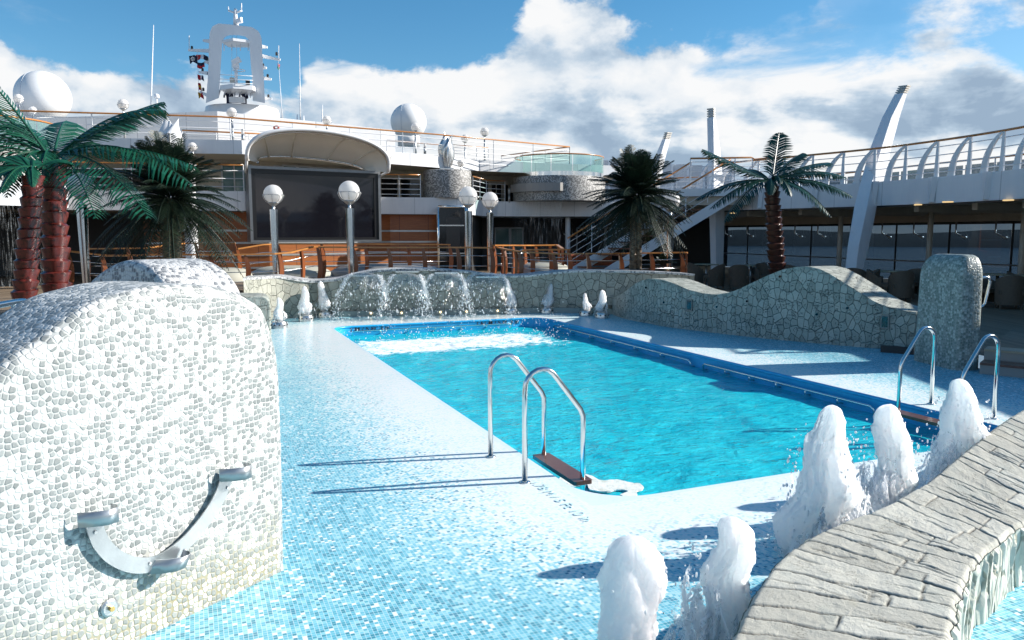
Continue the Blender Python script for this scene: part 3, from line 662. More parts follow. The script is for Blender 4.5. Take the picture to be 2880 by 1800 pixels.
# ================================================================== wave wall on the right
ww, wvpts = arc_uv_wall('wave_wall', WVP, (.62, .34), WAVESTONE, 'low pale stone wall with a wavy top along the right side of the splash deck', 'wall')
def on_wall(u, v):
    # nearest point of the wave wall face for a photo position
    k = min(range(len(wvpts)), key=lambda i: abs(1440 + F * wvpts[i].x / wvpts[i].y * 1.0 - u) if True else 0)
    best = None
    for p in wvpts:
        d = abs((ray(u, v).x / ray(u, v).y) - p.x / p.y)
        if best is None or d < best[0]: best = (d, p)
    p = best[1]; return D(u, v, p.y)
nrm = Vector((-.72, -.69, 0))
for (u, v) in ((1818, 809), (1868, 850), (2194, 778), (2298, 884), (2384, 866), (2017, 863), (2102, 847)):
    q = on_wall(u, v) + nrm * .01; obj('wall_fitting', MB().tube([q - nrm * .03, q + nrm * .012], .022, 10), DARKWIN, ww)
for (u, v) in ((1940, 858), (2490, 905)):
    q = on_wall(u, v) + nrm * .012; sx = nrm.cross(Z); fr = obj('recessed_wall_light', MB().box(q, (.14, .03, .24), sx, nrm, Z), plain('dull_grey_metal', (.20, .21, .20), .5, .3), ww); obj('lens', MB().box(q + nrm * .012, (.10, .015, .19), sx, nrm, Z), DARKWIN, fr)
q = on_wall(2530, 975); obj('drain_opening', MB().box(G(2524, 984, .06) + nrm * .005, (.50, .03, .12), (Vector((WVP[-1][0], WVP[-1][1], 0)) - Vector((WVP[-3][0], WVP[-3][1], 0))).normalized(), nrm, Z), DARK, ww)
# ================================================================== near seat wall (right foreground)
LE = [(2020, 1880), (2055, 1798), (2118, 1676), (2182, 1581), (2261, 1518), (2367, 1465), (2473, 1428), (2605, 1354), (2711, 1269), (2816, 1187), (2880, 1147), (2990, 1080)]
REd = [(2640, 1990), (2674, 1793), (2705, 1655), (2764, 1560), (2880, 1470), (3040, 1400), (3240, 1330), (3480, 1265)]
ZB = .5
L3 = cat_rom([G(u, v, ZB) for u, v in LE], 14); R3 = cat_rom([G(u, v, ZB) for u, v in REd], 22)
def resample(pts, n):
    L = [0]
    for i in range(1, len(pts)): L.append(L[-1] + (pts[i] - pts[i - 1]).length)
    out = []; j = 0
    for k in range(n):
        s_ = L[-1] * k / (n - 1)
        while j < len(L) - 2 and L[j + 1] < s_: j += 1
        t_ = (s_ - L[j]) / max(1e-9, L[j + 1] - L[j]); out.append(pts[j].lerp(pts[j + 1], t_))
    return out, L[-1]
NA, NB_ = 820, 80
L3, LL = resample(L3, NA); R3, LR = resample(R3, NA)
seat = thing('stone_seat_wall', 'long pale riven stone seat wall curving through the right foreground', 'seat wall', (1.6, 3.0, 0))
mb = MB(); vs = []; uvs = {}
mb = MB(); grid = []
rs_ = random.Random(11); WT = .84; LM_ = (LL + LR) * .5
seams = []; q_ = -.3                       # joints running across the seat: (position, slope, reach from, reach to)
while q_ < LM_ + .3:
    q_ += rs_.choice((.11, .14, .17, .21, .25)) * rs_.uniform(.9, 1.15)
    seams.append((q_, rs_.uniform(.06, .30), rs_.uniform(0, 50), rs_.uniform(.6, 1.3)))
strips = [[(rs_.uniform(.16, .86), rs_.uniform(-.12, .12)) for _ in range(rs_.choice((0, 1, 1, 1, 2)))] for _ in seams]
clefts = [(rs_.uniform(0, LM_), rs_.uniform(.0, .7), rs_.uniform(.15, .55), rs_.uniform(.10, .32), rs_.uniform(0, 50)) for _ in range(64)]
tones = [[rs_.random() for _ in range(4)] for _ in seams]
attr = []
def seam_at(k, ac):
    q, sl, ph, wd = seams[k]; return q + sl * (ac - WT * .5) + .020 * fbm((ac * 4.5, ph, 0), 3)
for i in range(NA):
    a0 = LM_ * i / (NA - 1); near = [k for k in range(len(seams)) if abs(seams[k][0] - a0) < .42]; ncl = [c_ for c_ in clefts if abs(c_[0] - a0) < .22]
    for j in range(NB_ + 1):
        w = j / NB_; p = L3[i].lerp(R3[i], w); a = a0; ac = w * WT
        best = 9; sid = near[0] if near else 0; below = -9
        for k in near:
            dlt = a - seam_at(k, ac)
            if abs(dlt) / seams[k][3] < best: best = abs(dlt) / seams[k][3]
            if dlt >= 0 and seams[k][0] > below: below = seams[k][0]; sid = k
        part_ = 0
        for (wj, sl) in strips[sid]:
            dj = (w - wj - sl * (a - seams[sid][0])) * WT
            best = min(best, abs(dj) * 1.15)
            if dj > 0: part_ += 1
        jm = max(0.0, 1 - max(0.0, best - .0025) / .0055)
        cm = 0.0
        for (ca_, w0, wl, sl, ph) in ncl:
            if w0 < w < w0 + wl:
                dl = abs(a - ca_ - sl * (ac - w0 * WT) * .8 - .022 * fbm((ac * 7, ph, 0), 3)); taper = math.sin(math.pi * (w - w0) / wl); cm = max(cm, max(0.0, 1 - dl / (.010 * taper + 1e-4)))
        tn = tones[sid][min(part_, 3)]
        h = (.004 * fbm((a * 3.2, ac * 3.4, 3), 4)) + .003 * fbm((a * 13, ac * 9, 1), 4) + .007 * (tn - .5) + (.005) * (fbm((a * 1.1, ac * 2.3, sid * 3.1), 2)) - .009 * jm - .008 * cm
        e = min(w, 1 - w) * WT
        if e < .03: h -= (1 - e / .03) ** 2 * .020
        jx = (.014 * fbm((a * 9, w * 3, 7), 3) + .012 * (tn - .5)) * (1 if j in (0, NB_) else .2)
        d = (R3[i] - L3[i]).normalized(); grid.append((p + d * jx + Z * h, (a, ac))); attr.append((jm, tn, cm, 1.0))
fs = []; uv = []
for i in range(NA - 1):
    for j in range(NB_):
        k = [i * (NB_ + 1) + j, i * (NB_ + 1) + j + 1, (i + 1) * (NB_ + 1) + j + 1, (i + 1) * (NB_ + 1) + j]
        fs.append(k); uv.append([grid[x][1] for x in k])
mb.add([g[0] for g in grid], fs, uv)
top_ = obj('seat_top', mb, SLATE, seat, True)
la_ = top_.data.color_attributes.new('slab', 'FLOAT_COLOR', 'POINT'); la_.data.foreach_set('color', [x for q in attr for x in q])
def side(edge, outw, name, mat, zb=.0, batter=.03, rough=.02):
    mb = MB(); NZ = 22; vs = []; uvg = []
    for i in range(NA):
        t_ = (edge[min(i + 1, NA - 1)] - edge[max(i - 1, 0)]).normalized(); nn = Vector((t_.y, -t_.x, 0)) * outw
        for j in range(NZ + 1):
            z = edge[i].z + (zb - edge[i].z) * j / NZ; a = LL * i / (NA - 1)
            off = rough * (fbm((a * 7, z * 2.2, 2), 4) + .5 * (1 if noise.noise(Vector((a * 11, z * 2.0, 5))) > 0 else -.6)) if 0 < j else 0
            vs.append(Vector((edge[i].x, edge[i].y, z)) + nn * (off - batter * 0 + .004)); uvg.append((a, z))
    fs = []; uv = []
    for i in range(NA - 1):
        for j in range(NZ):
            k = [i * (NZ + 1) + j, (i + 1) * (NZ + 1) + j, (i + 1) * (NZ + 1) + j + 1, i * (NZ + 1) + j + 1]
            fs.append(k[::-1] if outw > 0 else k); uv.append([uvg[x] for x in (k[::-1] if outw > 0 else k)])
    mb.add(vs, fs, uv); return obj(name, mb, mat, seat, True)
side([g[0] for g in grid[::NB_ + 1]], -1, 'inner_face', WAVESTONE, -.02, rough=.008)
side([g[0] for g in grid[NB_::NB_ + 1]], 1, 'split_stone_face', SPLIT, .10, rough=.022)
# whirlpool ledge tiles beyond the seat wall
mb = MB(); lo = [toloc(p) for p in R3[::10]]; far = [toloc((9.5, 9.6)), toloc((9.5, -2.5))]
poly = lo + [far[0], far[1]]; mb.slab(poly, .02, .16)
tag(inframe(obj('whirlpool_ledge_floor', mb, TILES)), kind='structure')
# ================================================================== arched mosaic walls (left)
def arch_wall(name, prof, o, d, th, mat, label, r=.07, nt=14):
    # prof: outline (s, z) from the right foot over the top to the left foot; th: vector to the back face
    pts = cat_rom([Vector((p[0], p[1], 0)) for p in prof], 12); m = len(pts); th = Vector((*th, 0)); T = th.length; tn = th.normalized(); d = Vector((d[0], d[1], 0)).normalized()
    nr = []
    for i in range(m):
        t_ = pts[min(i + 1, m - 1)] - pts[max(i - 1, 0)]; nn = Vector((t_.y, -t_.x, 0)).normalized(); nr.append(nn)
    prof_w = [(r * (1 - math.sin(R(90) * k / 5)), r * (1 - math.cos(R(90) * k / 5))) for k in range(6)]     # (inset, depth)
    prof_w += [(0, r + (T - 2 * r) * k / nt) for k in range(1, nt + 1)] + [(r * (1 - math.cos(R(90) * k / 5)), T - r + r * math.sin(R(90) * k / 5)) for k in range(1, 6)]
    L = [0]
    for i in range(1, m): L.append(L[-1] + (pts[i] - pts[i - 1]).length)
    vs = []; mb = MB(); W3 = lambda p, w: Vector(o) + d * p.x + Z * p.y + tn * w
    for k, (ins, w) in enumerate(prof_w):
        for i in range(m): vs.append(W3(pts[i] - nr[i] * ins * (1 if 0 < i < m - 1 else 1), w))
    fs = []; uv = []; acc = [0]
    for k in range(1, len(prof_w)): acc.append(acc[-1] + math.hypot(prof_w[k][0] - prof_w[k - 1][0], prof_w[k][1] - prof_w[k - 1][1]))
    for k in range(len(prof_w) - 1):
        for i in range(m - 1):
            q = [k * m + i, k * m + i + 1, (k + 1) * m + i + 1, (k + 1) * m + i]
            fs.append(q[::-1]); uv.append([(7 + L[i], 5 + acc[k]), (7 + L[i + 1], 5 + acc[k]), (7 + L[i + 1], 5 + acc[k + 1]), (7 + L[i], 5 + acc[k + 1])][::-1])
    a = len(prof_w) - 1
    fs.append(tuple(range(m))); uv.append([(p.x, p.y) for p in pts]); fs.append(tuple(range(a * m, a * m + m))[::-1]); uv.append([(p.x, p.y) for p in pts][::-1])
    mb.add(vs, fs, uv); ob = obj(name, mb, mat, None, True, 40); tag(ob, label, 'mosaic wall'); return ob
FO, FD = Vector((-1.716, 3.774, 0)), Vector((.313, .511, 0)).normalized(); FN = Vector((FD.y, -FD.x, 0))
def facept(u, v, off=0.0):
    d = ray(u, v); o = FO + FN * off; t_ = (o - Vector((0, 0, CH))).dot(FN) / d.dot(FN); return Vector((0, 0, CH)) + d * t_
def fs_(u, v): p = facept(u, v); return ((p - FO).dot(FD), p.z)
prof = [(.70, -.03), (.712, .5), (.715, 1.0), (.70, 1.30)] + [fs_(u, v) for u, v in ((752, 880), (715, 845), (660, 818), (590, 803), (500, 801), (430, 806), (357, 823), (254, 859), (119, 954), (0, 1040))] + [(-1.15, 1.08), (-1.55, .6), (-1.8, .1), (-1.84, -.03)]
mw = arch_wall('pebble_mosaic_wall', prof, FO, FD, (-FN.x * .62, -FN.y * .62), PEBBLE, 'tall arched white and grey pebble mosaic wall in the left foreground', .06)
d2 = Vector((.8, -.6, 0)); o2 = D(352, 860, 7.4); o2.z = 0
prof2 = [(1.02, -.03), (1.0, .8), (.93, 1.22), (.78, 1.50), (.5, 1.68), (.15, 1.745), (-.15, 1.72), (-.5, 1.62), (-.85, 1.45), (-1.2, 1.12), (-1.45, .6), (-1.55, -.03)]
arch_wall('pebble_mosaic_wall', prof2, o2, d2, (.75 * .6, .75 * .8), PEBBLE2, 'smaller arched pebble mosaic wall with a shaded face behind the tall one', .07)
blk = arch_wall('stone_block', [(.5, -.03), (.5, .6), (.48, 1.02), (.2, 1.08), (-.3, 1.08), (-.5, 1.02), (-.5, -.03)], D(660, 860, 11.2) * 1.0 - Z * D(660, 860, 11.2).z, (.95, .3), (-.2, .6), WAVESTONE, 'pale stone block standing beyond the smaller mosaic wall', .03)
blk['category'] = 'stone block'
# bent steel hanger on the near mosaic wall
br = thing('steel_wall_hanger', 'curved steel strip with three hooks fixed to the tall mosaic wall', 'wall hanger', facept(420, 1590, .0))
cp = cat_rom([facept(u, v, .035) for u, v in ((262, 1468), (283, 1525), (325, 1568), (385, 1590), (450, 1578), (520, 1528), (578, 1462), (620, 1392), (645, 1322))], 8)
mb = MB(); hw = .038
rows = []
for i, p in enumerate(cp):
    t_ = (cp[min(i + 1, len(cp) - 1)] - cp[max(i - 1, 0)]).normalized(); sd_ = t_.cross(FN).normalized(); rows.append([p - sd_ * hw - FN * .004, p + sd_ * hw - FN * .004, p + sd_ * hw + FN * .004, p - sd_ * hw + FN * .004])
vs = [v for r_ in rows for v in r_]; fs = [(4 * i + k, 4 * i + (k + 1) % 4, 4 * i + 4 + (k + 1) % 4, 4 * i + 4 + k) for i in range(len(cp) - 1) for k in range(4)] + [(3, 2, 1, 0), tuple(range(4 * len(cp) - 4, 4 * len(cp)))]
mb.add(vs, fs); obj('strip', mb, DULLSTEEL, br)
def hook(u, v, flip, up):
    p = facept(u, v, .04); a = [p + FD * x * flip + FN * y for x, y in ((-.07, .0), (-.03, .05), (.02, .085), (.07, .085), (.085, .05), (.08, .01))]
    b = [q + up * .07 for q in a]; mb = MB(); n_ = len(a)
    mb.add(a + b + [q + FN * .005 for q in a] + [q + FN * .005 for q in b], [(i, i + 1, n_ + i + 1, n_ + i) for i in range(n_ - 1)] + [(2 * n_ + i, 3 * n_ + i, 3 * n_ + i + 1, 2 * n_ + i + 1) for i in range(n_ - 1)] + [(i, 2 * n_ + i, 2 * n_ + i + 1, i + 1) for i in range(n_ - 1)] + [(n_ + i, n_ + i + 1, 3 * n_ + i + 1, 3 * n_ + i) for i in range(n_ - 1)])
    obj('hook', mb, DULLSTEEL, br, True)
hook(262, 1470, 1, Z); hook(455, 1600, 1, (Z * .8 + FD * .5).normalized()); hook(648, 1345, 1, Z)
for u, v in ((268, 1497), (422, 1585), (520, 1548), (640, 1372)):
    p = facept(u, v, .04); obj('screw', MB().tube([p, p + FN * .006], .008, 8), STEEL, br)
q = facept(305, 1708, .0); fit = thing('wall_drain_fitting', 'small round steel fitting with a brass bolt low on the tall mosaic wall', 'wall fitting', q)
obj('flange', MB().tube([q - FN * .01, q + FN * .012, q + FN * .018], [.042, .042, .034], 20), DULLSTEEL, fit); obj('bolt', MB().tube([q + FN * .01, q + FN * .035], .013, 6), plain('brass', (.55, .40, .15), .3, 1.0), fit)
hr = thing('handrail', 'polished steel handrail just showing at the left edge behind the tall mosaic wall', 'handrail', (-4.9, 5.6, 0))
hp = [D(-260, 905, 5.6), D(-120, 880, 6.1), D(40, 850, 6.7), D(72, 848, 6.85)]
obj('rail', MB().tube(cat_rom(hp, 5), .028, 10), CHROME, hr, True)
for q in (hp[0], hp[2]): obj('post', MB().tube([(q.x, q.y, .0), q], .024, 8), CHROME, hr, True)
# ================================================================== square mosaic column + steps on the right
c0 = G(2563, 1012); c1 = G(2690, 1043); c2 = G(2752, 1022)
ex = (c1 - c0); wC = ex.length; ex.normalize(); ey = Vector((-ex.y, ex.x, 0)); dC = .40
mb = MB(); NS = 9; lv = [(-.05, 0, 0, .10), (.5, .012, 0, .10), (1.0, .024, 0, .10), (1.38, .033, .0, .10), (1.48, .036, .03, .10), (1.58, .045, .12, .10), (1.645, .06, .22, .09), (1.675, .09, .30, .08), (1.69, .14, .36, .06)]
rows = []
for z, ins, fr, rr in lv:
    x0, x1, y0, y1 = ins + fr * .25, wC - ins * .4 - fr * .35, fr * .40, dC - ins * .6; rr = min(rr, .085)
    ring = []
    for cx, cy, a0 in ((x1 - rr, y0 + rr, -90), (x1 - rr, y1 - rr, 0), (x0 + rr, y1 - rr, 90), (x0 + rr, y0 + rr, 180)):
        for k in range(6):
            a = R(a0 + 18 * k); ring.append(c0 + ex * (cx + rr * math.cos(a)) + ey * (cy + rr * math.sin(a)) + Z * z)
    rows.append(ring)
m = len(rows[0]); vs = [v for r_ in rows for v in r_]
mb.add(vs, [(i * m + k, i * m + (k + 1) % m, (i + 1) * m + (k + 1) % m, (i + 1) * m + k) for i in range(len(rows) - 1) for k in range(m)] + [tuple(range((len(rows) - 1) * m, len(rows) * m))])
colm = obj('mosaic_column', mb, SQUAREM, None, True, 50); tag(colm, 'squat green and white mosaic column standing in the shallow water on the right', 'column')
p0 = c0 + ex * (wC * .86) + ey * (dC - .04)
obj('grab_handle', MB().tube([p0 + Z * .92 - ey * .05, p0 + Z * .92 + ey * .10, p0 + Z * .97 + ey * .15, p0 + Z * 1.30 + ey * .21, p0 + Z * 1.36 + ey * .17, p0 + Z * 1.36 - ey * .05], .022, 10), CHROME, colm, True)
st0, st1 = G(2705, 1046), G(2905, 1066); sdv = (st1 - st0).normalized(); sn = Vector((-sdv.y, sdv.x, 0))
steps = thing('deck_steps', 'dark wood edged mosaic steps up to the teak deck at far right', 'steps', st0)
for k in range(2):
    a = st0 + sn * .34 * k + sdv * .22; b = a + sdv * 4.6
    obj('riser', MB().slab([(a.x, a.y), (b.x, b.y), (b.x + sn.x * .6, b.y + sn.y * .6), (a.x + sn.x * .6, a.y + sn.y * .6)], -.05, .13 + .16 * k), SPECKLE, steps)
    a2 = a - sn * .03; b2 = b - sn * .03; obj('tread', MB().slab([(a2.x, a2.y), (b2.x, b2.y), (b2.x + sn.x * .36, b2.y + sn.y * .36), (a2.x + sn.x * .36, a2.y + sn.y * .36)], .132 + .16 * k, .165 + .16 * k), STEPWOOD if k == 0 else plain('sunlit_deck_planks', (.36, .30, .22), .6, var=.3, nscale=8), steps)
# deck strip beyond the steps
a = st0 + sn * .66 + sdv * .22; b = a + sdv * 4.6; pts = [a, b, b + sn * 3.0, a + sn * 3.0]
tag(obj('raised_deck', MB().slab([(p.x, p.y) for p in pts], .05, .30), TEAK), kind='structure')
# ================================================================== ladders
def ladder():
    t_ = thing('pool_ladder', '', 'pool ladder', (0, 0, 0), 0, 'steel pool ladders'); hw = .382
    for s_ in (-1, 1):
        y = hw * s_; path = [(0, y, 0), (0, y, .74)]
        for k in range(1, 9):
            a = R(180 - 148 * k / 8); path.append((.15 + .15 * math.cos(a), y, .76 + .15 * math.sin(a) * 1.05))
        path += [(.50, y, .56), (.527, y, .50), (.53, y, .42), (.53, y, -1.2)]
        obj('hand_rail', MB().tube(path, .0225, 12), CHROME, t_, True)
        obj('floor_flange', MB().lathe([(.045, 0), (.045, .008), (.026, .014)], (0, y, 0), 16), CHROME, t_, True)
    for z in (-.04, -.33, -.62):
        mb = MB().slab(rrect(.43, -hw - .045, .60, hw + .045, .02, 3), z - .035, z); obj('step', mb, STEPWOOD, t_)
    return t_
lad = ladder(); lad['label'] = 'steel pool ladder with brown step at the near left pool edge'
la, lb = G(1378, 1285), G(1478, 1357); mid = (la + lb) / 2; lad.location = mid; lad.rotation_euler = (0, 0, TH)
la, lb = G(2619, 1138), G(2793, 1176); mid = (la + lb) / 2; d_ = (lb - la).normalized()
dup(lad, mid, TH + math.pi, 'steel pool ladder at the right pool edge behind the foaming jets')
# ================================================================== forward superstructure
def xy(u, Y): p = D(u, HZ, Y); return (p.x, p.y)
Z1B, Z1T = 2.84, 3.56
LA = [(-27, 25.6), (-22, 26.2), (-17.1, 27.0), (-9.9, 28.5), (-8.2, 30.0), (-5.7, 33.0), (-4.5, 33.3), (-1.95, 33.8), (-1.4, 36.9), (-.7, 37.5), (4.9, 38.0), (11, 38.6)]
LB = [(-27, 26.0), (-22, 26.8), (-14.8, 27.7), (-9.9, 28.4), (-5.65, 31.8), (-1.5, 36.0), (.4, 36.9), (6.5, 39.5)]
LC = [(-27, 26.6), (-18.5, 27.5), (-10.9, 29.1), (-3.3, 34.2), (2.9, 39.0)]
def back(poly, d, dx=0.0): return [(p[0] - math.sin(TH) * d + dx, p[1] + math.cos(TH) * d) for p in poly]
ship = thing('ship_superstructure', 'white tiered decks of the ship rising behind the pool', 'ship superstructure', (-6, 31, .2))
def ribbon(name, poly, z0, z1, th, mat, parent=None, bk=0):
    q = back(poly, bk) if bk else poly
    return obj(name, MB().wall(q, z0, z1, (-math.sin(TH) * th, math.cos(TH) * th)), mat, parent if parent else ship)
ribbon('lower_fascia', LA, Z1B, Z1T, .14, WHITEP)
obj('lower_deck_slab', MB().slab(back(LA, .15) + back(LA, 9)[::-1], Z1B + .01, Z1B + .16), BEIGE, ship)
ribbon('lower_fascia_joint', LA, Z1B - .025, Z1B - .002, .05, BLACKFR, bk=.05)
ribbon('upper_fascia', LB, 4.90, 5.40, .14, WHITEP)
obj('upper_deck_slab', MB().slab(back(LB, .15) + back(LB, 9)[::-1], 4.93, 5.06), BEIGE, ship)
LT = back([(-27, 26.6), (-18.5, 27.5), (-10.9, 29.1), (-4.3, 33.5)], 3.0)
ribbon('upper_house_wall', LT, 5.06, [6.30, 6.42, 6.98, 6.80], .3, WHITEP)
obj('upper_house_roof', MB().slab(back(LT, .31) + back(LT, 8)[::-1], 6.15, 6.25), WHITE, ship)
# middle deck: recessed wall, openings and teal windows
LM = [(-27, 28.8), (-17.5, 29.8), (-10.2, 31.3), (-5.9, 35.3), (-1.9, 38.7), (5, 41.5)]
ribbon('middle_wall', LM, Z1B + .165, 4.925, .2, BEIGE)
def on_poly(poly, u):
    k = ray(u, HZ).x / ray(u, HZ).y
    for a, b in zip(poly, poly[1:]):
        fa, fb = a[0] - k * a[1], b[0] - k * b[1]
        if fa <= 0 <= fb:
            t_ = fa / (fa - fb); return Vector((a[0] + (b[0] - a[0]) * t_, a[1] + (b[1] - a[1]) * t_, 0)), (Vector((*b, 0)) - Vector((*a, 0))).normalized()
    a, b = poly[-2], poly[-1]; return Vector((*b, 0)), (Vector((*b, 0)) - Vector((*a, 0))).normalized()
def panel_on(name, poly, u0, u1, z0, z1, mat, parent, proud=.02, frame=None, mull=0):
    a, d = on_poly(poly, u0); b, d2 = on_poly(poly, u1); n_ = Vector((d.y, -d.x, 0)); d = (b - a).normalized(); n_ = Vector((d.y, -d.x, 0))
    c = (a + b) / 2 + n_ * proud + Z * (z0 + z1) / 2; w = (b - a).length
    o = obj(name, MB().box(c, (w, .03, z1 - z0), d, n_, Z), mat, parent)
    if frame:
        mb = MB()
        for s_ in (-1, 1): mb.box(c + d * (w / 2) * s_ + n_ * .02, (.06, .05, z1 - z0), d, n_, Z)
        for k in range(mull): mb.box(c + d * (w * ((k + 1) / (mull + 1) - .5)) + n_ * .02, (.05, .05, z1 - z0), d, n_, Z)
        for zz in (z0, z1): mb.box(Vector((c.x, c.y, zz)) + n_ * .02, (w + .05, .055, .06), d, n_, Z)
        obj('frame', mb, frame, o)
    return o
panel_on('window', LM, 150, 420, 3.05, 4.55, DARKWIN, ship, mull=2, frame=BEIGE)
panel_on('window', LM, 632, 700, 3.1, 4.75, TEALWIN, ship, frame=GREYPAINT, mull=1)
panel_on('window', LM, 704, 800, 3.1, 4.75, TEALWIN, ship, frame=GREYPAINT, mull=1)
for a_, b_ in ((800, 838), (842, 878), (882, 914), (918, 990)): panel_on('window', LM, a_, b_, 3.1, 4.80, TEALWIN, ship, frame=GREYPAINT)
panel_on('window', LM, 1075, 1118, 3.1, 4.5, DARKWIN, ship); panel_on('window', LM, 1130, 1192, 3.1, 4.5, DARKWIN, ship)
panel_on('window', LM, 1326, 1372, 3.1, 4.6, DARKWIN, ship); panel_on('window', LM, 1380, 1410, 3.1, 4.5, DARKWIN, ship, frame=BEIGE, mull=1); panel_on('window', LM, 1416, 1446, 3.1, 4.5, DARKWIN, ship, frame=BEIGE, mull=1)
# lower deck: wood panelled wall with steel strips, shaded recess on either side
LW = [(-13.9, 28.9), (-9.6, 30.2), (-5.4, 33.9), (-1.95, 34.6)]
ribbon('wood_panelled_wall', LW, .21, Z1B, .2, PANEL)
for z in (.62, 1.12, 1.60, 2.08): ribbon('steel_strip', LW, z, z + .075, .02, DULLSTEEL, bk=-.025)
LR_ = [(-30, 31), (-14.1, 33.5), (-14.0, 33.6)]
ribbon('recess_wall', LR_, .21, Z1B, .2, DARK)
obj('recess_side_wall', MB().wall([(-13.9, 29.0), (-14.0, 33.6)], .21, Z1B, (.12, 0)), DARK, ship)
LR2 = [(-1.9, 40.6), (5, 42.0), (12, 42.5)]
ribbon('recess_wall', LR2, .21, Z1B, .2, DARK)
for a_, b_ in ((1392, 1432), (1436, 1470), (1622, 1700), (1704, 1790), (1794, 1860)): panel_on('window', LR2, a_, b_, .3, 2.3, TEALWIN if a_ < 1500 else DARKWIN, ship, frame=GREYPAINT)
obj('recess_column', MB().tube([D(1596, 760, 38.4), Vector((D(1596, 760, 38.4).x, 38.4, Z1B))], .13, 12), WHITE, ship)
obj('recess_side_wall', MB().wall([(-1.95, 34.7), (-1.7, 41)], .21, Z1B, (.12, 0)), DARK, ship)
# chrome framed dark doorway
dw = thing('doorway', 'tall dark doorway with a chrome frame right of the big screen', 'doorway', D(1270, 742, 33.2))
ca = Vector((D(1233, HZ, 33.2).x, 33.2, 0)); cb = Vector((D(1309, HZ, 33.3).x, 33.3, 0)); dd = (cb - ca).normalized(); dn = Vector((dd.y, -dd.x, 0)); w_ = (cb - ca).length
zt = D(1270, 582, 33.2).z
obj('panel', MB().box((ca + cb) / 2 + Z * (zt + .2) / 2, (w_, .5, zt - .2), dd, dn, Z), DARKWIN, dw)
mb = MB()
for q in (ca, cb): mb.tube([q + dn * .27 + Z * .2, q + dn * .27 + Z * zt], .06, 10)
mb.tube([ca + dn * .27 + Z * zt, cb + dn * .27 + Z * zt], .06, 10); obj('frame', mb, CHROME, dw, True)
for z in (1.15, 2.35): obj('cross_bar', MB().box((ca + cb) / 2 + dn * .27 + Z * z, (w_, .04, .05), dd, dn, Z), STEEL, dw)
obj('inner_panel', MB().box((ca + cb) / 2 + dn * .262 + dd * .05 + Z * 1.85, (w_ * .5, .02, 1.7), dd, dn, Z), plain('smoked_panel', (.03, .03, .032), .2), dw)
# ---------------------------------------------------------------- steel railings
def steel_rail(name, pts, z0, h, label, nbar=4, group=None, step=1.6, top=RAILWOOD, fins=False, r=.018, tr=.032, pw=.028):
    P_ = [Vector((p[0], p[1], p[2] if len(p) > 2 else z0)) for p in pts]
    t_ = thing(name, label, 'railing', P_[0], 0, group)
    obj('handrail', MB().tube([p + Z * h for p in P_], tr, 8), top, t_, True)
    for k in range(nbar): obj('rail_bar', MB().tube([p + Z * (h * (k + .6) / (nbar + .35)) for p in P_], r, 6), WHITE, t_, True)
    L = [0]
    for i in range(1, len(P_)): L.append(L[-1] + (P_[i] - P_[i - 1]).length)
    n = max(1, round(L[-1] / step))
    for k in range(n + 1):
        s_ = L[-1] * k / n; j = max(0, min(len(P_) - 2, next((i for i in range(len(L) - 1) if L[i + 1] >= s_ - 1e-6), len(P_) - 2)))
        q = P_[j].lerp(P_[j + 1], (s_ - L[j]) / (L[j + 1] - L[j])); d = (P_[j + 1] - P_[j]).normalized()
        if fins:
            nn = Vector((d.y, -d.x, 0)) * fins
            mb = MB(); mb.bar(q, q + Z * h, .05, .14, d, .03, .07); obj('post', mb, WHITE, t_)
            path = [q + nn * -.02 - d * .62 + Z * (-.02), q - d * .52 + Z * h * .42, q - d * .30 + Z * h * .76, q - d * .04 + Z * h * .98]
            pp = cat_rom(path, 4); mb = MB(); pv = None
            for i in range(len(pp) - 1):
                w0 = .20 * (1 - i / len(pp)) + .04; w1 = .20 * (1 - (i + 1) / len(pp)) + .04
                mb.bar(pp[i], pp[i + 1], .045, w0, (pp[i + 1] - pp[i]).cross(nn), .045, w1)
            obj('curved_fin', mb, WHITE, t_)
        else: obj('post', MB().bar(q - Z * .02, q + Z * h, pw, pw * 1.6), WHITE, t_)
    return t_
GS = 'steel railings along the ship decks'
steel_rail('deck_railing', LC[:4] + [(-3.3, 34.2)][:0] + [LC[4]], 5.06, 1.28, 'long white railing with a brown handrail along the top deck', 5, GS, 2.4)
steel_rail('deck_railing', back([(-27, 25.6), (-22, 26.2), (-17.1, 27.0), (-9.9, 28.5)], .25), Z1T, .98, 'white railing on the middle deck behind the left palms', 3, GS, 2.0)
steel_rail('deck_railing', back([(-5.7, 33.0), (-4.5, 33.3), (-3.9, 33.42)], .25), Z1T, .98, 'short white railing between the big screen and the grey drum', 4, GS, .8)
steel_rail('deck_railing', [(-1.75, 34.5), (-1.2, 36.9), (-.35, 37.6)], Z1T, .98, 'white railing on the middle deck between the two grey drums', 4, GS, 1.3)
steel_rail('deck_railing', back([(-12.5, 29.4), (-9.0, 30.8)], 1.4), 5.06, 1.0, 'short inner railing on the top deck left of the canopy', 3, GS, 1.2, r=.014)
steel_rail('deck_railing', back([(-5.1, 33.3), (-2.9, 34.9)], 1.2), 5.06, 1.05, 'short inner railing on the top deck right of the canopy', 3, GS, 1.2, r=.014)
steel_rail('deck_railing', [(2.9, 39.0), (-.6, 43.5)], 5.06, 1.28, 'white railing returning inboard at the end of the top deck', 5, GS, 2.2)
q = on_poly(LC, 1290)[0]; r_ = on_poly(LC, 1390)[0]
steel_rail('deck_railing', [(q.x - .3, q.y + .9), (r_.x - .3, r_.y + .9)], 5.06, 1.0, 'white barred railing round the stair head on the top deck', 7, GS, .6, r=.014)
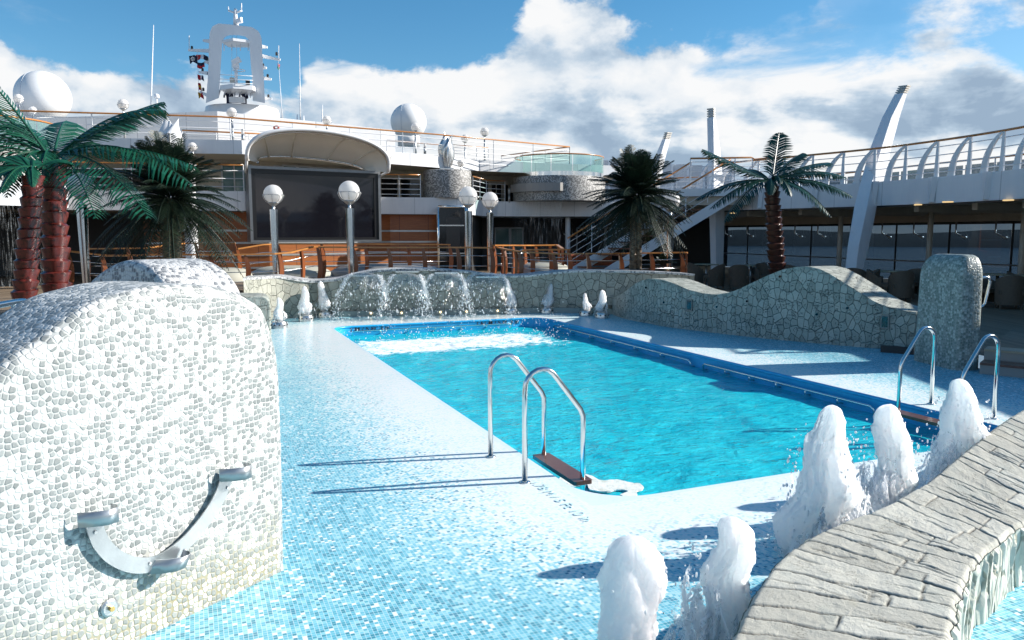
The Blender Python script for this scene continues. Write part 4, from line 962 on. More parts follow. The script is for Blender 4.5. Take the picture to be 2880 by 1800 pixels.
# ---------------------------------------------------------------- mosaic drums
def drum(c, r, z0, z1, label, a0=0, a1=2 * math.pi, mat=SPECKLE, name='mosaic_drum', bev=.06):
    t_ = MB().lathe([(r, z0), (r, z1 - bev), (r - bev * .3, z1 - bev * .3), (r - bev, z1), (0.0001, z1)], (c[0], c[1], 0), 64)
    o = obj(name, t_, mat, None, True, 45); tag(o, label, 'mosaic drum'); return o
d1c = (D(1259, HZ, 34.5).x, 34.5); dr1 = drum(d1c, 1.08, Z1T, 4.78, 'round grey mosaic drum carrying the silver sculpture')
d2c = (D(1571, HZ, 38.2).x, 38.2); dr2 = drum(d2c, 2.28, Z1T, 4.72, 'wide grey mosaic drum under a glass balcony at centre right')
def ring_glass(c, r, z, label, a0, a1, cols=9):
    t_ = thing('glass_balcony', label, 'glass balcony', (c[0], c[1], z))
    obj('steel_band', MB().lathe([(r + .02, z), (r + .02, z + .19)], (c[0], c[1], 0), 48, a0, a1), CHROME, t_, True)
    for k in range(cols):
        b0 = a0 + (a1 - a0) * (k + .02) / cols; b1 = a0 + (a1 - a0) * (k + .98) / cols
        obj('glass_pane', MB().lathe([(r, z + .19), (r, z + .96)], (c[0], c[1], 0), 5, b0, b1), GREENGLASS, t_, True)
    obj('handrail', MB().tube([(c[0] + r * math.cos(a0 + (a1 - a0) * k / 40), c[1] + r * math.sin(a0 + (a1 - a0) * k / 40), z + .98) for k in range(41)], .032, 8), RAILWOOD, t_, True)
    return t_
ring_glass(d2c, 2.18, 4.72, 'curved green glass balcony on top of the wide mosaic drum', R(150), R(390))
mbx = MB(); lc = Vector((d2c[0], d2c[1], 0)); pl0 = [(lc.x + 2.5 * math.cos(R(a)), lc.y + 2.5 * math.sin(R(a))) for a in range(196, 276, 8)]; pl0 += [(lc.x + .12, lc.y - 2.2), (lc.x - 2.0, lc.y - .3)]
obj('spout_ledge', MB().slab(pl0, 3.98, 4.36), SPECKLE, dr2)
mb = MB(); cur = [(lc.x + 2.42 * math.cos(R(a)), lc.y + 2.42 * math.sin(R(a))) for a in range(204, 274, 7)]
L = [0]
for i in range(1, len(cur)): L.append(L[-1] + math.hypot(cur[i][0] - cur[i - 1][0], cur[i][1] - cur[i - 1][1]))
def curtain(cur, z0, z1, label):
    mb = MB(); vs = []; fs = []; uv = []; n = len(cur); NZ = 10
    for i, p in enumerate(cur):
        for j in range(NZ + 1):
            z = z0 + (z1 - z0) * j / NZ; vs.append((p[0] + .02 * fbm((i * .7, z * 2, 3), 2), p[1] - .02 * fbm((i * .7, z * 2, 8), 2), z))
    for i in range(n - 1):
        for j in range(NZ):
            fs.append((i * (NZ + 1) + j, (i + 1) * (NZ + 1) + j, (i + 1) * (NZ + 1) + j + 1, i * (NZ + 1) + j + 1))
            f = lambda a, b: (a * .22, z0 + (z1 - z0) * b / NZ); uv.append([f(i, j), f(i + 1, j), f(i + 1, j + 1), f(i, j + 1)])
    mb.add(vs, fs, uv); o = obj('water_curtain', mb, CURTAIN, None, True); tag(o, label, 'water curtain'); return o
curtain([(lc.x + 2.56 * math.cos(R(a)), lc.y + 2.56 * math.sin(R(a))) for a in range(204, 276, 6)], .5, 3.98, 'thin water curtain falling from the ledge of the wide mosaic drum')
d3c = (-16.9, 24.6); drum(d3c, 2.25, Z1T - .02, 4.52, 'sunlit beige mosaic drum at the left edge behind the palms')
ring_glass(d3c, 2.15, 4.52, 'green glass balcony at the left edge behind the near palms', R(170), R(400))
wb = obj('white_drum_band', MB().lathe([(2.35, Z1B), (2.35, Z1T), (2.25, Z1T), (2.25, Z1B)], (d3c[0], d3c[1], 0), 48), WHITE, None, True, 40); tag(wb, 'white curved band under the beige mosaic drum at the left edge', 'deck band')
curtain([(d3c[0] + 2.5 * math.cos(R(a)), d3c[1] + 2.5 * math.sin(R(a))) for a in range(236, 345, 7)], .4, 3.4, 'sparkling water curtain falling behind the near left palms')
# ---------------------------------------------------------------- sculptures
def sculpture(c, z, H, label, mat, seed=0, tw=1.2):
    t_ = MB(); n = 26; m = 12; vs = []; fs = []
    def lobe(ph, lean, hh, r0):
        b = len(t_.v); vs = []
        for i in range(n + 1):
            k = i / n; rr = r0 * (.35 + 1.1 * math.sin(math.pi * min(1, k * .8 + .08)) ** 1.2) * (1 - max(0, k - .62) / .38) ** .8 + .004
            cx = lean * (k ** 2.2) * math.cos(ph) * H + .05 * math.sin(k * 5 + ph); cy = lean * (k ** 2.2) * math.sin(ph) * H
            for j in range(m):
                a = 2 * math.pi * j / m; px, py = rr * 1.5 * math.cos(a), rr * .55 * math.sin(a); q = tw * k + ph
                vs.append((c[0] + cx + px * math.cos(q) - py * math.sin(q), c[1] + cy + px * math.sin(q) + py * math.cos(q), z + hh * k))
        t_.add(vs, [(i * m + j, i * m + (j + 1) % m, (i + 1) * m + (j + 1) % m, (i + 1) * m + j) for i in range(n) for j in range(m)] + [tuple(range(m))[::-1]])
    lobe(2.9, .10, H, .15); lobe(.25, .20, H * .93, .15); lobe(1.6, .02, H * .9, .12)
    o = thing('silver_sculpture', label, 'sculpture', (c[0], c[1], z)); obj('figure', t_, mat, o, True)
    obj('plinth', MB().box((c[0], c[1], z - .06), (.62, .5, .12)), mat, o)
    if z > 5: obj('stand', MB().tube([(c[0], c[1], 3.5), (c[0], c[1], z - .12)], .14, 14), mat, o, True); return o
sculpture(d1c, 4.90, 1.62, 'twisting silver flame sculpture standing on the round grey drum', STEEL)
sc2 = D(482, 470, 26.3); sc3 = D(529, 470, 26.0); sculpture((sc2.x, 26.3), D(480, 470, 26.3).z, 1.75, 'pale twisting sculpture behind the dark feathery palm on the left', WHITE, tw=.8)
o = obj('sculpture_pillar', MB().lathe([(.21, .2), (.21, 4.22), (.26, 4.26), (.26, 4.34), (.02, 4.42)], (sc3.x, 26.0, 0), 24), WHITE, None, True, 40); tag(o, 'slim white round pillar behind the feathery palm on the left', 'pillar')
# ---------------------------------------------------------------- big screen
sa, sb = Vector((D(704, HZ, 27.6).x, 27.6, 0)), Vector((D(1072, HZ, 30.2).x, 30.2, 0)); sdv2 = (sb - sa).normalized(); snn = Vector((sdv2.y, -sdv2.x, 0)); sw = (sb - sa).length
z0s, z1s = 1.69, 4.42
scr = thing('video_screen', 'huge dark video screen in a steel frame below the white canopy', 'video screen', (sa + sb) / 2 + Z * z0s)
cen = (sa + sb) / 2 + Z * (z0s + z1s) / 2
def sbox(x0, x1, za, zb, d0, d1): return MB().box(sa + sdv2 * ((x0 + x1) / 2) + snn * ((d0 + d1) / 2) + Z * (za + zb) / 2, (x1 - x0, d1 - d0, zb - za), sdv2, snn, Z)
obj('cabinet', sbox(.1, sw - .1, z0s + .1, z1s - .1, -.5, -.05), BLACKFR, scr)
obj('display', sbox(.24, sw - .26, z0s + .17, z1s - .26, -.05, -.035), SCREENM, scr)
for x0, x1, za, zb in ((0, .1, z0s, z1s), (sw - .1, sw, z0s, z1s), (.1, sw - .1, z1s - .1, z1s), (.1, sw - .1, z0s, z0s + .07)): obj('frame', sbox(x0, x1, za, zb, -.5, .04), DARKSTEEL, scr)
for x0, x1, za, zb in ((.1, .24, z0s + .07, z1s - .1), (sw - .26, sw - .1, z0s + .07, z1s - .1), (.24, sw - .26, z1s - .26, z1s - .1), (.24, sw - .26, z0s + .07, z0s + .17)): obj('bezel', sbox(x0, x1, za, zb, -.05, .0), BLACKFR, scr)
# ---------------------------------------------------------------- shell canopy above the screen
cpy = thing('shell_canopy', 'white shell shaped canopy arching over the video screen', 'canopy', (sa + sb) / 2 + Z * 4.5)
def can(k, w, o=0):                         # k 0..1 across, w 0 front rim .. 1 back rim
    a = math.pi * (1 - k); xm = sw / 2
    fx = xm + (xm + .14 - .55 * w) * math.cos(a) * (1.0); fz = 4.56 + (1.20 - .80 * w) * math.sin(a) ** .62 * (1 - .06 * math.cos(a)) + .0
    fz += .16 * math.sin(math.pi * w) * math.sin(a)
    fz -= .18 * k
    return sa + sdv2 * fx + snn * (1.05 - 1.95 * w * (.35 + .65 * math.sin(a) ** .5) - .55 * (1 - math.sin(a) ** .7)) + Z * (fz + o)
NK, NW = 56, 12
vs = [can(i / NK, j / NW) for i in range(NK + 1) for j in range(NW + 1)] + [can(i / NK, j / NW, .05) for i in range(NK + 1) for j in range(NW + 1)]
q0 = (NK + 1) * (NW + 1); fs = []
for i in range(NK):
    for j in range(NW):
        a = i * (NW + 1) + j; fs += [(a, a + 1, a + NW + 2, a + NW + 1), (q0 + a, q0 + a + NW + 1, q0 + a + NW + 2, q0 + a + 1)]
obj('shell', MB().add(vs, fs), CANOPY, cpy, True)
obj('front_rim', MB().tube([can(i / NK, 0) for i in range(NK + 1)], .07, 8), WHITE, cpy, True)
obj('inner_tube', MB().tube([can(i / NK, .06, -.07) for i in range(1, NK)], .03, 6), CHROME, cpy, True)
obj('back_rim', MB().tube([can(i / NK, 1) for i in range(NK + 1)], .05, 8), CHROME, cpy, True)
for k in (.2, .38, .62, .82): obj('rib', MB().tube([can(k + (.5 - k) * .12 * (j / NW), j / NW, -.02) for j in range(NW + 1)], .035, 6), plain('canopy_rib', (.76, .73, .66), .6), cpy, True)
for k in (0, 1): obj('support_strut', MB().tube([can(k, 0), sa + sdv2 * (0 if k == 0 else sw) - snn * .3 + Z * 4.2], .05, 8), WHITE, cpy, True)
# ---------------------------------------------------------------- radomes
def radome(u, v, rp, Y, label):
    c = D(u, v, Y); r = .86 * rp / F * Y; t_ = thing('radome', label, 'radome', c - Z * r, 0, 'radomes on the top deck')
    mb = MB(); n = 40; mb.sphere(c, r, 40, 24); obj('dome', mb, RADOME, t_, True)
    obj('seam', MB().tube([c + Vector((-.28 * r, 0, 0)) + Vector((0, math.cos(R(a)), math.sin(R(a)))) * r * .962 for a in range(0, 360, 10)], .018, 5, True), GREYPAINT, t_, True)
    obj('base', MB().lathe([(r * .62, -r * 1.35), (r * .62, -r * .72)], (c.x, c.y, c.z), 28), RADOME, t_, True)
    return t_
radome(121, 274, 81, 40, 'large white radome at upper left behind the palms'); radome(1149, 343, 57, 52, 'white radome right of the canopy behind the top railing')
# ---------------------------------------------------------------- whip aerials and small masts
def aerial(u, v0, v1, Y, r, label, ball=0):
    a, b = D(u[0], v0, Y), D(u[1], v1, Y); t_ = thing('whip_aerial', label, 'aerial', a, 0, 'whip aerials on the top deck')
    obj('whip', MB().tube([a, a.lerp(b, .3), b], [r * 1.6, r, r * .45], 6), WHITE, t_, True)
    if ball: obj('pod', MB().lathe([(ball, 0), (ball * 1.2, ball * .6), (ball, ball * 1.6), (.01, ball * 2)], b, 12), WHITE, t_, True)
aerial((423, 432), 335, 70, 38, .035, 'tall white whip aerial left of the mast'); aerial((442, 441), 335, 276, 38, .07, 'short aerial with a round pod left of the mast', .11)
aerial((845, 842), 350, 122, 44, .03, 'tall white whip aerial right of the mast'); aerial((795, 783), 345, 170, 44, .022, 'thin leaning whip aerial close to the mast base')
aerial((905, 907), 362, 295, 42, .045, 'short whip aerial right of the top lamp'); aerial((836, 836), 352, 322, 44, .06, 'stubby white aerial post right of the mast'); aerial((854, 854), 352, 325, 44, .06, 'second stubby white aerial post beside the tall aerial')
# ---------------------------------------------------------------- radar mast
MY = 46.0
mast = thing('radar_mast', 'white arch shaped radar mast with aerials and signal yards', 'radar mast', D(690, 345, MY))
def m2(u, v, dy=0): return D(u, v, MY + dy)
obj('mast_house', MB().hexa([m2(585, 352), m2(797, 352), m2(797, 352, 4), m2(585, 352, 4), m2(585, 315), m2(795, 331), m2(795, 331, 4), m2(585, 315, 4)]), GREYPAINT, mast)
c_ = m2(682, 300, 2.6); rr = 103 / F * MY
obj('drum_base', MB().lathe([(rr, m2(682, 335).z - 0), (rr, m2(682, 300).z), (rr * .97, m2(682, 287).z), (rr * .90, m2(682, 287).z), (rr * .90, m2(682, 287).z - 1.0), (.01, m2(682, 287).z - 1.0)], (c_.x, c_.y, 0), 48), WHITE, mast, True, 50)
OUT = [(579, 290), (585, 210), (588, 120), (590, 90), (598, 73), (614, 66), (660, 70), (708, 76), (728, 88), (736, 108), (738, 160), (742, 220), (745, 290)]
INN = [(615, 276), (620, 200), (625, 118), (632, 104), (645, 99), (672, 99), (690, 103), (700, 112), (703, 150), (708, 210), (711, 283)]
def ring_(pts, n): 
    p, _ = resample([Vector((a, b, 0)) for a, b in pts], n); return p
n_ = 60; oo, ii = ring_(OUT, n_), ring_(INN, n_); mb = MB(); vs = []
for dy in (0, 1.15):
    for k in range(n_): vs += [m2(oo[k].x, oo[k].y, dy), m2(ii[k].x, ii[k].y, dy)]
fs = []
for k in range(n_ - 1):
    a = 2 * k; b = 2 * n_ + a; fs += [(a, a + 2, a + 3, a + 1), (b, b + 1, b + 3, b + 2), (a, b, b + 2, a + 2), (a + 1, a + 3, b + 3, b + 1)]
obj('arch', mb.add(vs, fs), WHITE, mast)
def plat(u0, u1, v, th, dy0, dy1, name):
    a, b = m2(u0, v, dy0), m2(u1, v, dy0); t_ = th / F * MY
    pl_ = [(a.x, a.y), ((a.x + b.x) / 2, a.y - .5), (b.x, b.y), (b.x, a.y + dy1), (a.x, a.y + dy1)]
    return obj(name, MB().slab(pl_, a.z - t_, a.z), WHITE, mast)
plat(618, 710, 240, 12, -.6, 1.9, 'lookout_platform'); plat(624, 704, 113, 7, .0, 1.1, 'upper_platform')
for u in range(620, 712, 15): obj('platform_bracket', MB().bar(m2(u, 250, -.4), m2(u - 6, 272, 1.0), .05, .14), GREYPAINT, mast)
for u in (630, 652, 676, 698): obj('platform_bracket', MB().bar(m2(u, 118, .1), m2(u, 140, 1.1), .05, .12), GREYPAINT, mast)
for v in (210, 222, 232): obj('rail_bar', MB().tube([m2(616 + 95 * k / 8, v + 4 * (k / 8), -.6 - .45 * math.sin(math.pi * k / 8)) for k in range(9)], .02, 5), WHITE, mast, True)
obj('radar_post', MB().tube([m2(664, 240, .4), m2(664, 190, .4)], .09, 10), WHITE, mast, True)
obj('radar_scanner', MB().bar(m2(655, 178, .3), m2(675, 166, .3), .25, .28), WHITE, mast); obj('radar_gearbox', MB().box(m2(663, 186, .4), (.32, .3, .28)), WHITE, mast)
obj('ring_aerial', MB().tube([m2(672, 198, .4) + Vector((.35 * math.cos(R(a)), .35 * math.sin(R(a)), 0)) for a in range(0, 360, 20)], .025, 5, True), WHITE, mast, True)
obj('equipment_box', MB().box(m2(653, 226, .4), (.22, .2, .3)), BEIGE, mast); obj('equipment_box', MB().box(m2(697, 234, .4), (.2, .2, .28)), DARK, mast)
obj('top_mast', MB().tube([m2(664, 72, .5), m2(662, 48, .5), m2(662, 25, .5)], [.16, .12, .08], 10), WHITE, mast, True)
obj('top_yard', MB().tube([m2(643, 30, .5), m2(655, 34, .5), m2(668, 34, .5), m2(681, 30, .5)], .055, 6), WHITE, mast, True)
obj('top_aerial', MB().tube([m2(679, 32, .5), m2(679, 9, .5)], .035, 6), WHITE, mast, True); obj('top_aerial', MB().tube([m2(643, 31, .5), m2(642, 19, .5)], .035, 6), WHITE, mast, True)
obj('horn', MB().bar(m2(668, 60, .4), m2(680, 56, .2), .2, .22, Vector((0, 0, 1)), .12, .3), WHITE, mast)
for u0, u1, v0, v1 in ((590, 571, 116, 114), (588, 530, 143, 141), (586, 575, 176, 174), (584, 560, 206, 203), (583, 562, 268, 258), (737, 752, 131, 133), (738, 788, 158, 168), (740, 750, 190, 191), (742, 763, 220, 223), (746, 765, 277, 278)):
    big = abs(u1 - u0) > 35; obj('yard', MB().bar(m2(u0, v0, .5), m2(u1, v1, .5), .14, .2, Z, .1, .12), WHITE, mast)
    if u1 not in (571, 752): obj('signal_lamp', MB().lathe([(.07, 0), (.07, .16), (.03, .2)], m2(u1 + (10 if u1 < u0 else -10), min(v0, v1) - 2, .5), 8), DARK, mast)
for (u0, v0, u1, v1) in ((532, 141, 532, 100), (784, 165, 784, 128)): obj('yard_aerial', MB().tube([m2(u0, v0, .5), m2(u1, v1, .5)], .025, 5), WHITE, mast)
for (u0, v0, u1, v1) in ((654, 76, 650, 240), (664, 76, 668, 240)): obj('stay_cable', MB().tube([m2(u0, v0, .5), m2(u1, v1, .5)], .010, 4), GREYPAINT, mast)
obj('halyard', MB().tube([m2(556, 146, .5), m2(559, 275, .5)], .010, 4), GREYPAINT, mast)
# signal flags
def flag(u, v, w, h, mats, label, sk=.0, emblem=False, vertical=True):
    t_ = thing('signal_flag', label, 'flag', m2(u, v, .5), 0, 'signal flags on the mast')
    n = len(mats)
    for k, m_ in enumerate(mats):
        mb = MB(); NU, NV = 8, 4; vs = []
        for side_ in (0, .015):
            for i in range(NU + 1):
                for j in range(NV + 1):
                    fu, fv = (k + i / NU) / n, j / NV
                    if not vertical: fu, fv = j / NV, (k + i / NU) / n
                    vs.append(m2(u + w * fu, v + h * fv + sk * fu, .5 + side_) + Vector((0, .09 * math.sin(fu * 7 + fv * 2 + u), .05 * math.sin(fu * 5 + u))))
        b = (NU + 1) * (NV + 1)
        fs = [(i * (NV + 1) + j, i * (NV + 1) + j + 1, (i + 1) * (NV + 1) + j + 1, (i + 1) * (NV + 1) + j) for i in range(NU) for j in range(NV)]
        obj('flag_panel', mb.add(vs, fs + [tuple(x + b for x in f)[::-1] for f in fs]), m_, t_, True)
    if emblem:
        c = m2(u + w * .55, v + h * .5 + sk * .5, .5) - Vector((0, .13, 0)); mb = MB()
        for a in range(0, 360, 45): mb.bar(c + Vector((math.cos(R(a)) * .03, 0, math.sin(R(a)) * .03)), c + Vector((math.cos(R(a)) * .14, 0, math.sin(R(a)) * .14)), .03, .02)
        mb.tube([c + Vector((math.cos(R(a)) * .1, 0, math.sin(R(a)) * .1)) for a in range(0, 360, 30)], .012, 4, True); obj('emblem', mb, WHF, t_)
flag(533, 156, 21, 21, [NAVY], 'dark blue flag with a white emblem on the mast yard', 1, True)
flag(552, 153, 33, 14, [REDF, WHF, NAVY], 'red white and blue flag beside the dark emblem flag', 4)
flag(556, 175, 21, 16, [NAVY, REDF], 'blue over red flag on the mast halyard', 0, False, False)
flag(557, 207, 17, 14, [REDF, WHF, NAVY], 'small drooping red white and blue flag on the halyard', 9)
flag(558, 232, 8, 20, [REDF, YELF, REDF], 'red and yellow striped flag on the halyard', 4, False, False)
flag(558, 258, 14, 16, [YELF, REDF], 'lowest yellow and red flag on the halyard', 4)
flag(780, 178, 6, 17, [REDF, GRF], 'small furled red and green flag on the right yard', 1, False, False)
# two people on the mast platform
def person(u, v, Y, label, lean=0.0, h=1.72):
    b = D(u, v, Y); t_ = thing('person', label, 'person', b)
    bm = bmesh.new(); sk = bm.verts.layers.skin.verify(); V_ = {}
    J = {'pel': (0, 0, .92, .15), 'spine': (0, -.02, 1.12, .14), 'chest': (lean * .2, -.04, 1.34, .17), 'neck': (lean * .25, -.05, 1.48, .06), 'head': (lean * .3, -.07, 1.60, .095), 'top': (lean * .3, -.06, 1.71, .075),
         'ls': (-.19, -.03, 1.38, .065), 'le': (-.27, -.08, 1.14, .05), 'lh': (-.16, -.26, 1.06, .035), 'rs': (.19, -.03, 1.38, .065), 're': (.27, -.08, 1.14, .05), 'rh': (.16, -.26, 1.06, .035),
         'lk': (-.11, -.02, .5, .075), 'lf': (-.12, .0, .06, .05), 'lt': (-.13, -.15, .03, .04), 'rk': (.11, -.02, .5, .075), 'rf': (.12, .0, .06, .05), 'rt': (.13, -.15, .03, .04)}
    for k, (x, y, z, r) in J.items(): q = bm.verts.new(b + Vector((x, y, z)) * (h / 1.75)); q[sk].radius = (r, r); V_[k] = q
    V_['pel'][sk].use_root = True
    for a, c in (('pel', 'spine'), ('spine', 'chest'), ('chest', 'neck'), ('neck', 'head'), ('head', 'top'), ('chest', 'ls'), ('ls', 'le'), ('le', 'lh'), ('chest', 'rs'), ('rs', 're'), ('re', 'rh'), ('pel', 'lk'), ('lk', 'lf'), ('lf', 'lt'), ('pel', 'rk'), ('rk', 'rf'), ('rf', 'rt')): bm.edges.new((V_[a], V_[c]))
    me = bpy.data.meshes.new('body'); bm.to_mesh(me); bm.free(); o = link(bpy.data.objects.new('body', me)); me.materials.append(NAVY)
    o.modifiers.new('Skin', 'SKIN'); sb_ = o.modifiers.new('Sub', 'SUBSURF'); sb_.levels = sb_.render_levels = 2
    o.parent = t_; o.matrix_parent_inverse = parent_inv(t_)
    hd = b + Vector((lean * .3, -.075, 1.62)) * (h / 1.75); obj('face', MB().sphere(hd - Vector((0, .045, .01)), .088, 12, 10, (.85, .8, 1.15)), SKIN, t_, True)
    obj('hair', MB().sphere(hd + Vector((0, .02, .045)), .095, 12, 8, (1, 1, .85)), HAIR, t_, True)
pz = m2(660, 286).z
person(646, 326, MY + .75, 'person in dark blue standing behind the white box on the mast drum, left'); person(688, 330, MY + .75, 'person in dark blue leaning behind the white box on the mast drum, right', .6)
tag(obj('white_equipment_box', MB().box(m2(667, 281, .25), (.86, .3, .32)), WHITE), 'white box in front of the two people on the mast drum', 'box')
# ---------------------------------------------------------------- globe lamps
def globe_lamp(c, r, zbase, label, tall=True, r_post=None, group='globe lamps around the pool'):
    t_ = thing('globe_lamp', label, 'globe lamp', (c.x, c.y, zbase), 0, group); c = Vector(c)
    obj('globe', MB().sphere(c, r, 24, 16), GLOBE, t_, True)
    cg = obj('cage_ring', MB().tube([c + Vector((math.cos(R(a)) * r * 1.08, math.sin(R(a)) * r * 1.08, -.08 * r)) for a in range(0, 360, 15)], r * .035, 6, True), STEEL, t_, True)
    for k in range(8):
        a = R(45 * k + 10); obj('cage_arm', MB().tube([c + Vector((math.cos(a) * math.cos(R(b)), math.sin(a) * math.cos(R(b)), math.sin(R(b)))) * r * 1.09 for b in range(-4, -92, -11)], r * .03, 5), STEEL, t_, True)
    obj('cup', MB().lathe([(.08 * r, -1.35 * r), (.25 * r, -1.22 * r), (.50 * r, -1.02 * r), (.62 * r, -.86 * r)], c, 16), DULLSTEEL, t_, True)
    rp = r_post or r * .40; zt_ = c.z - r * 1.62
    obj('neck', MB().tube([(c.x, c.y, zt_ - .1), (c.x, c.y, c.z - r * 1.2)], rp * .34, 10), STEEL, t_, True)
    H = zt_ - zbase
    if tall:
        mb = MB(); n = 24; prof = [(rp, H), (rp * .98, H * .9), (rp * .70, H * .3), (rp * .66, 0)][::-1]; vs = []
        for rr, z in prof:
            for k in range(n): q = rr * (1 + (.10 if k % 3 == 0 else 0)); vs.append((c.x + q * math.cos(2 * math.pi * k / n), c.y + q * math.sin(2 * math.pi * k / n), zbase + z))
        mb.add(vs, [(i * n + k, i * n + (k + 1) % n, (i + 1) * n + (k + 1) % n, (i + 1) * n + k) for i in range(3) for k in range(n)] + [tuple(range(3 * n, 4 * n))]); obj('post', mb, CHROME, t_, True, 30)
    else: obj('post', MB().tube([(c.x, c.y, zbase), (c.x, c.y, zt_)], [rp * .85, rp * .7], 10), DULLSTEEL, t_, True)
    return t_
for u, v, r, Y, lb in ((982, 538, 29, 20.6, 'globe lamp in front of the right half of the video screen'), (768, 546, 26, 20.8, 'globe lamp in front of the left half of the video screen'), (1316, 551, 26, 21.4, 'larger globe lamp of the pair right of the screen, by the dark doorway'), (1378, 562, 22, 24.5, 'smaller globe lamp of the pair right of the screen'), (226, 520, 33, 16.6, 'globe lamp half hidden by fronds beside the red palm trunks'), (1887, 565, 25, 22.5, 'globe lamp beside the stairs behind the feathery palm')):
    globe_lamp(D(u, v, Y), r / F * Y, .21, lb)
for u, v, r, Y, zb, lb in ((346, 293, 14, 29, 5.06, 'small globe lamp on the top deck left of the mast'), (652, 316, 13, 29.6, 5.06, 'small globe lamp on the top deck below the mast'), (919, 338, 12, 33.5, 5.06, 'small globe lamp on the top deck above the canopy'), (1168, 357, 11.5, 34.4, 5.06, 'small globe lamp in front of the right radome'), (1363, 370, 11.5, 37.5, 5.06, 'small globe lamp at the right end of the top railing'), (1308, 389, 10.5, 38.5, 5.06, 'small globe lamp right of the silver sculpture'), (52, 277, 12, 31, 5.06, 'higher of two small globe lamps in front of the left radome'), (92, 310, 10, 33, 5.06, 'lower of two small globe lamps in front of the left radome')):
    globe_lamp(D(u, v, Y), r / F * Y, zb, lb, False, .06, 'globe lamps on the top deck')
for u, v, Y, lb in ((1090, 441, 31.4, 'small globe wall lamp right of the canopy'), (1296, 458, 34.6, 'small globe wall lamp right of the silver sculpture'), (541, 412, 27.9, 'small globe wall lamp left of the canopy')):
    c = D(u, v, Y); t_ = thing('wall_lamp', lb, 'wall lamp', c, 0, 'globe wall lamps on the upper fascia'); r = .15
    obj('globe', MB().sphere(c, r, 16, 10), GLOBE, t_, True); obj('cage_ring', MB().tube([c + Vector((math.cos(R(a)) * r * 1.1, math.sin(R(a)) * r * 1.1, 0)) for a in range(0, 360, 20)], .012, 5, True), STEEL, t_, True)
    for k in range(4): a = R(90 * k + 30); obj('cage_arm', MB().tube([c + Vector((math.cos(a) * math.cos(R(b)), math.sin(a) * math.cos(R(b)), math.sin(R(b)))) * r * 1.1 for b in range(0, -91, -15)], .011, 5), STEEL, t_, True)
    obj('bracket', MB().tube([c - Z * .17, c - Z * .30, c - Z * .30 + Vector((-.1, .8, 0))], .03, 6), STEEL, t_, True)
for u, v0, v1, Y, lb in ((683, 364, 400, 29.3, 'small bollard light on the top deck left of the canopy'), (1195, 402, 433, 34.6, 'small bollard light on the top deck beside the right radome lamp'), (1432, 530, 570, 37.6, 'small bollard light on the middle deck left of the wide drum'), (1662, 527, 568, 38.4, 'small bollard light right of the wide drum')):
    a, b = D(u, v1, Y), D(u, v0, Y); t_ = thing('bollard_light', lb, 'bollard light', a, 0, 'bollard lights on the decks'); obj('post', MB().tube([a, a.lerp(b, .6)], .06, 10), DULLSTEEL, t_, True); obj('lens', MB().tube([a.lerp(b, .6), a.lerp(b, .92)], .055, 10), GLOBE, t_, True); obj('cap', MB().tube([a.lerp(b, .92), b], .062, 10), DULLSTEEL, t_, True)
q = D(777, 359, 32.6); tag(obj('lifebuoy', MB().tube([q + Vector((math.cos(R(a)) * .1, 0, math.sin(R(a)) * .07)) for a in range(0, 360, 30)], .04, 6, True), REDLAMP, None, True), 'small orange lifebuoy on the white top house above the canopy', 'lifebuoy')
# ================================================================== right hand gallery
GP = cat_rom([Vector((p[0], p[1], 0)) for p in ((7.2, 28.6), (7.6, 28.45), (9.3, 26.0), (11.0, 23.4), (12.0, 20.6), (12.35, 18.0), (12.4, 14), (12.2, 9), (11.8, 3), (11.5, -4))], 6)
GPL = [(p.x, p.y) for p in GP]
OL = [(10.2, 47), (13.1, 37), (16.9, 25), (19.3, 14), (20.5, 4), (20.5, -4)]
gal = thing('promenade_gallery', 'white raised promenade gallery curving along the right side over the cafe', 'gallery', (12, 22, .2))
obj('fascia', MB().wall(GPL, Z1B, Z1T, (.16, .06)), WHITEP, gal)
obj('fascia_joint', MB().wall([(x + .05, y) for x, y in GPL], Z1B - .04, Z1B - .003, (.1, .05)), BLACKFR, gal)
obj('deck_slab', MB().slab([(x + .17, y + .06) for x, y in GPL] + OL[::-1], Z1B + .012, Z1B + .13), CEIL, gal)
obj('deck_floor', MB().slab([(x + .17, y + .06) for x, y in GPL] + OL[::-1], Z1T - .12, Z1T - .05), TEAK, gal)
obj('window_header', MB().wall([(x - .05, y) for x, y in OL], 2.42, Z1B + .01, (.2, 0)), CEIL, gal)
obj('window_head_shadow_gap', MB().wall([(x - .07, y) for x, y in OL], 2.33, 2.418, (.2, 0)), BLACKFR, gal)
for k in range(8):
    a = GP[8 + 4 * k]; d_ = Vector((.92, .39, 0)); obj('ceiling_beam', MB().bar(Vector((a.x, a.y, Z1B - .10)) + d_ * .6, Vector((a.x, a.y, Z1B - .10)) + d_ * 6.5, .16, .20), CEIL, gal)
L = [0]
for i in range(1, len(OL)): L.append(L[-1] + math.hypot(OL[i][0] - OL[i - 1][0], OL[i][1] - OL[i - 1][1]))
def ol(s_):
    for i in range(len(OL) - 1):
        if s_ <= L[i + 1] or i == len(OL) - 2:
            t_ = (s_ - L[i]) / (L[i + 1] - L[i]); return Vector((OL[i][0] + (OL[i + 1][0] - OL[i][0]) * t_, OL[i][1] + (OL[i + 1][1] - OL[i][1]) * t_, 0))
npan = 21
for k in range(npan):
    a, b = ol(L[-1] * (k + .012) / npan), ol(L[-1] * (k + .988) / npan)
    obj('glass_pane', MB().wall([(a.x, a.y), (b.x, b.y)], .21, 2.33, (.02, .005)), TINTGLASS, gal)
    c = ol(L[-1] * k / npan); obj('mullion', MB().box(c + Z * 1.27, (.05, .05, 2.12)), DARK, gal)
obj('inner_handrail', MB().tube([(x - .12, y, .95) for x, y in OL], .03, 6), DULLSTEEL, gal, True)
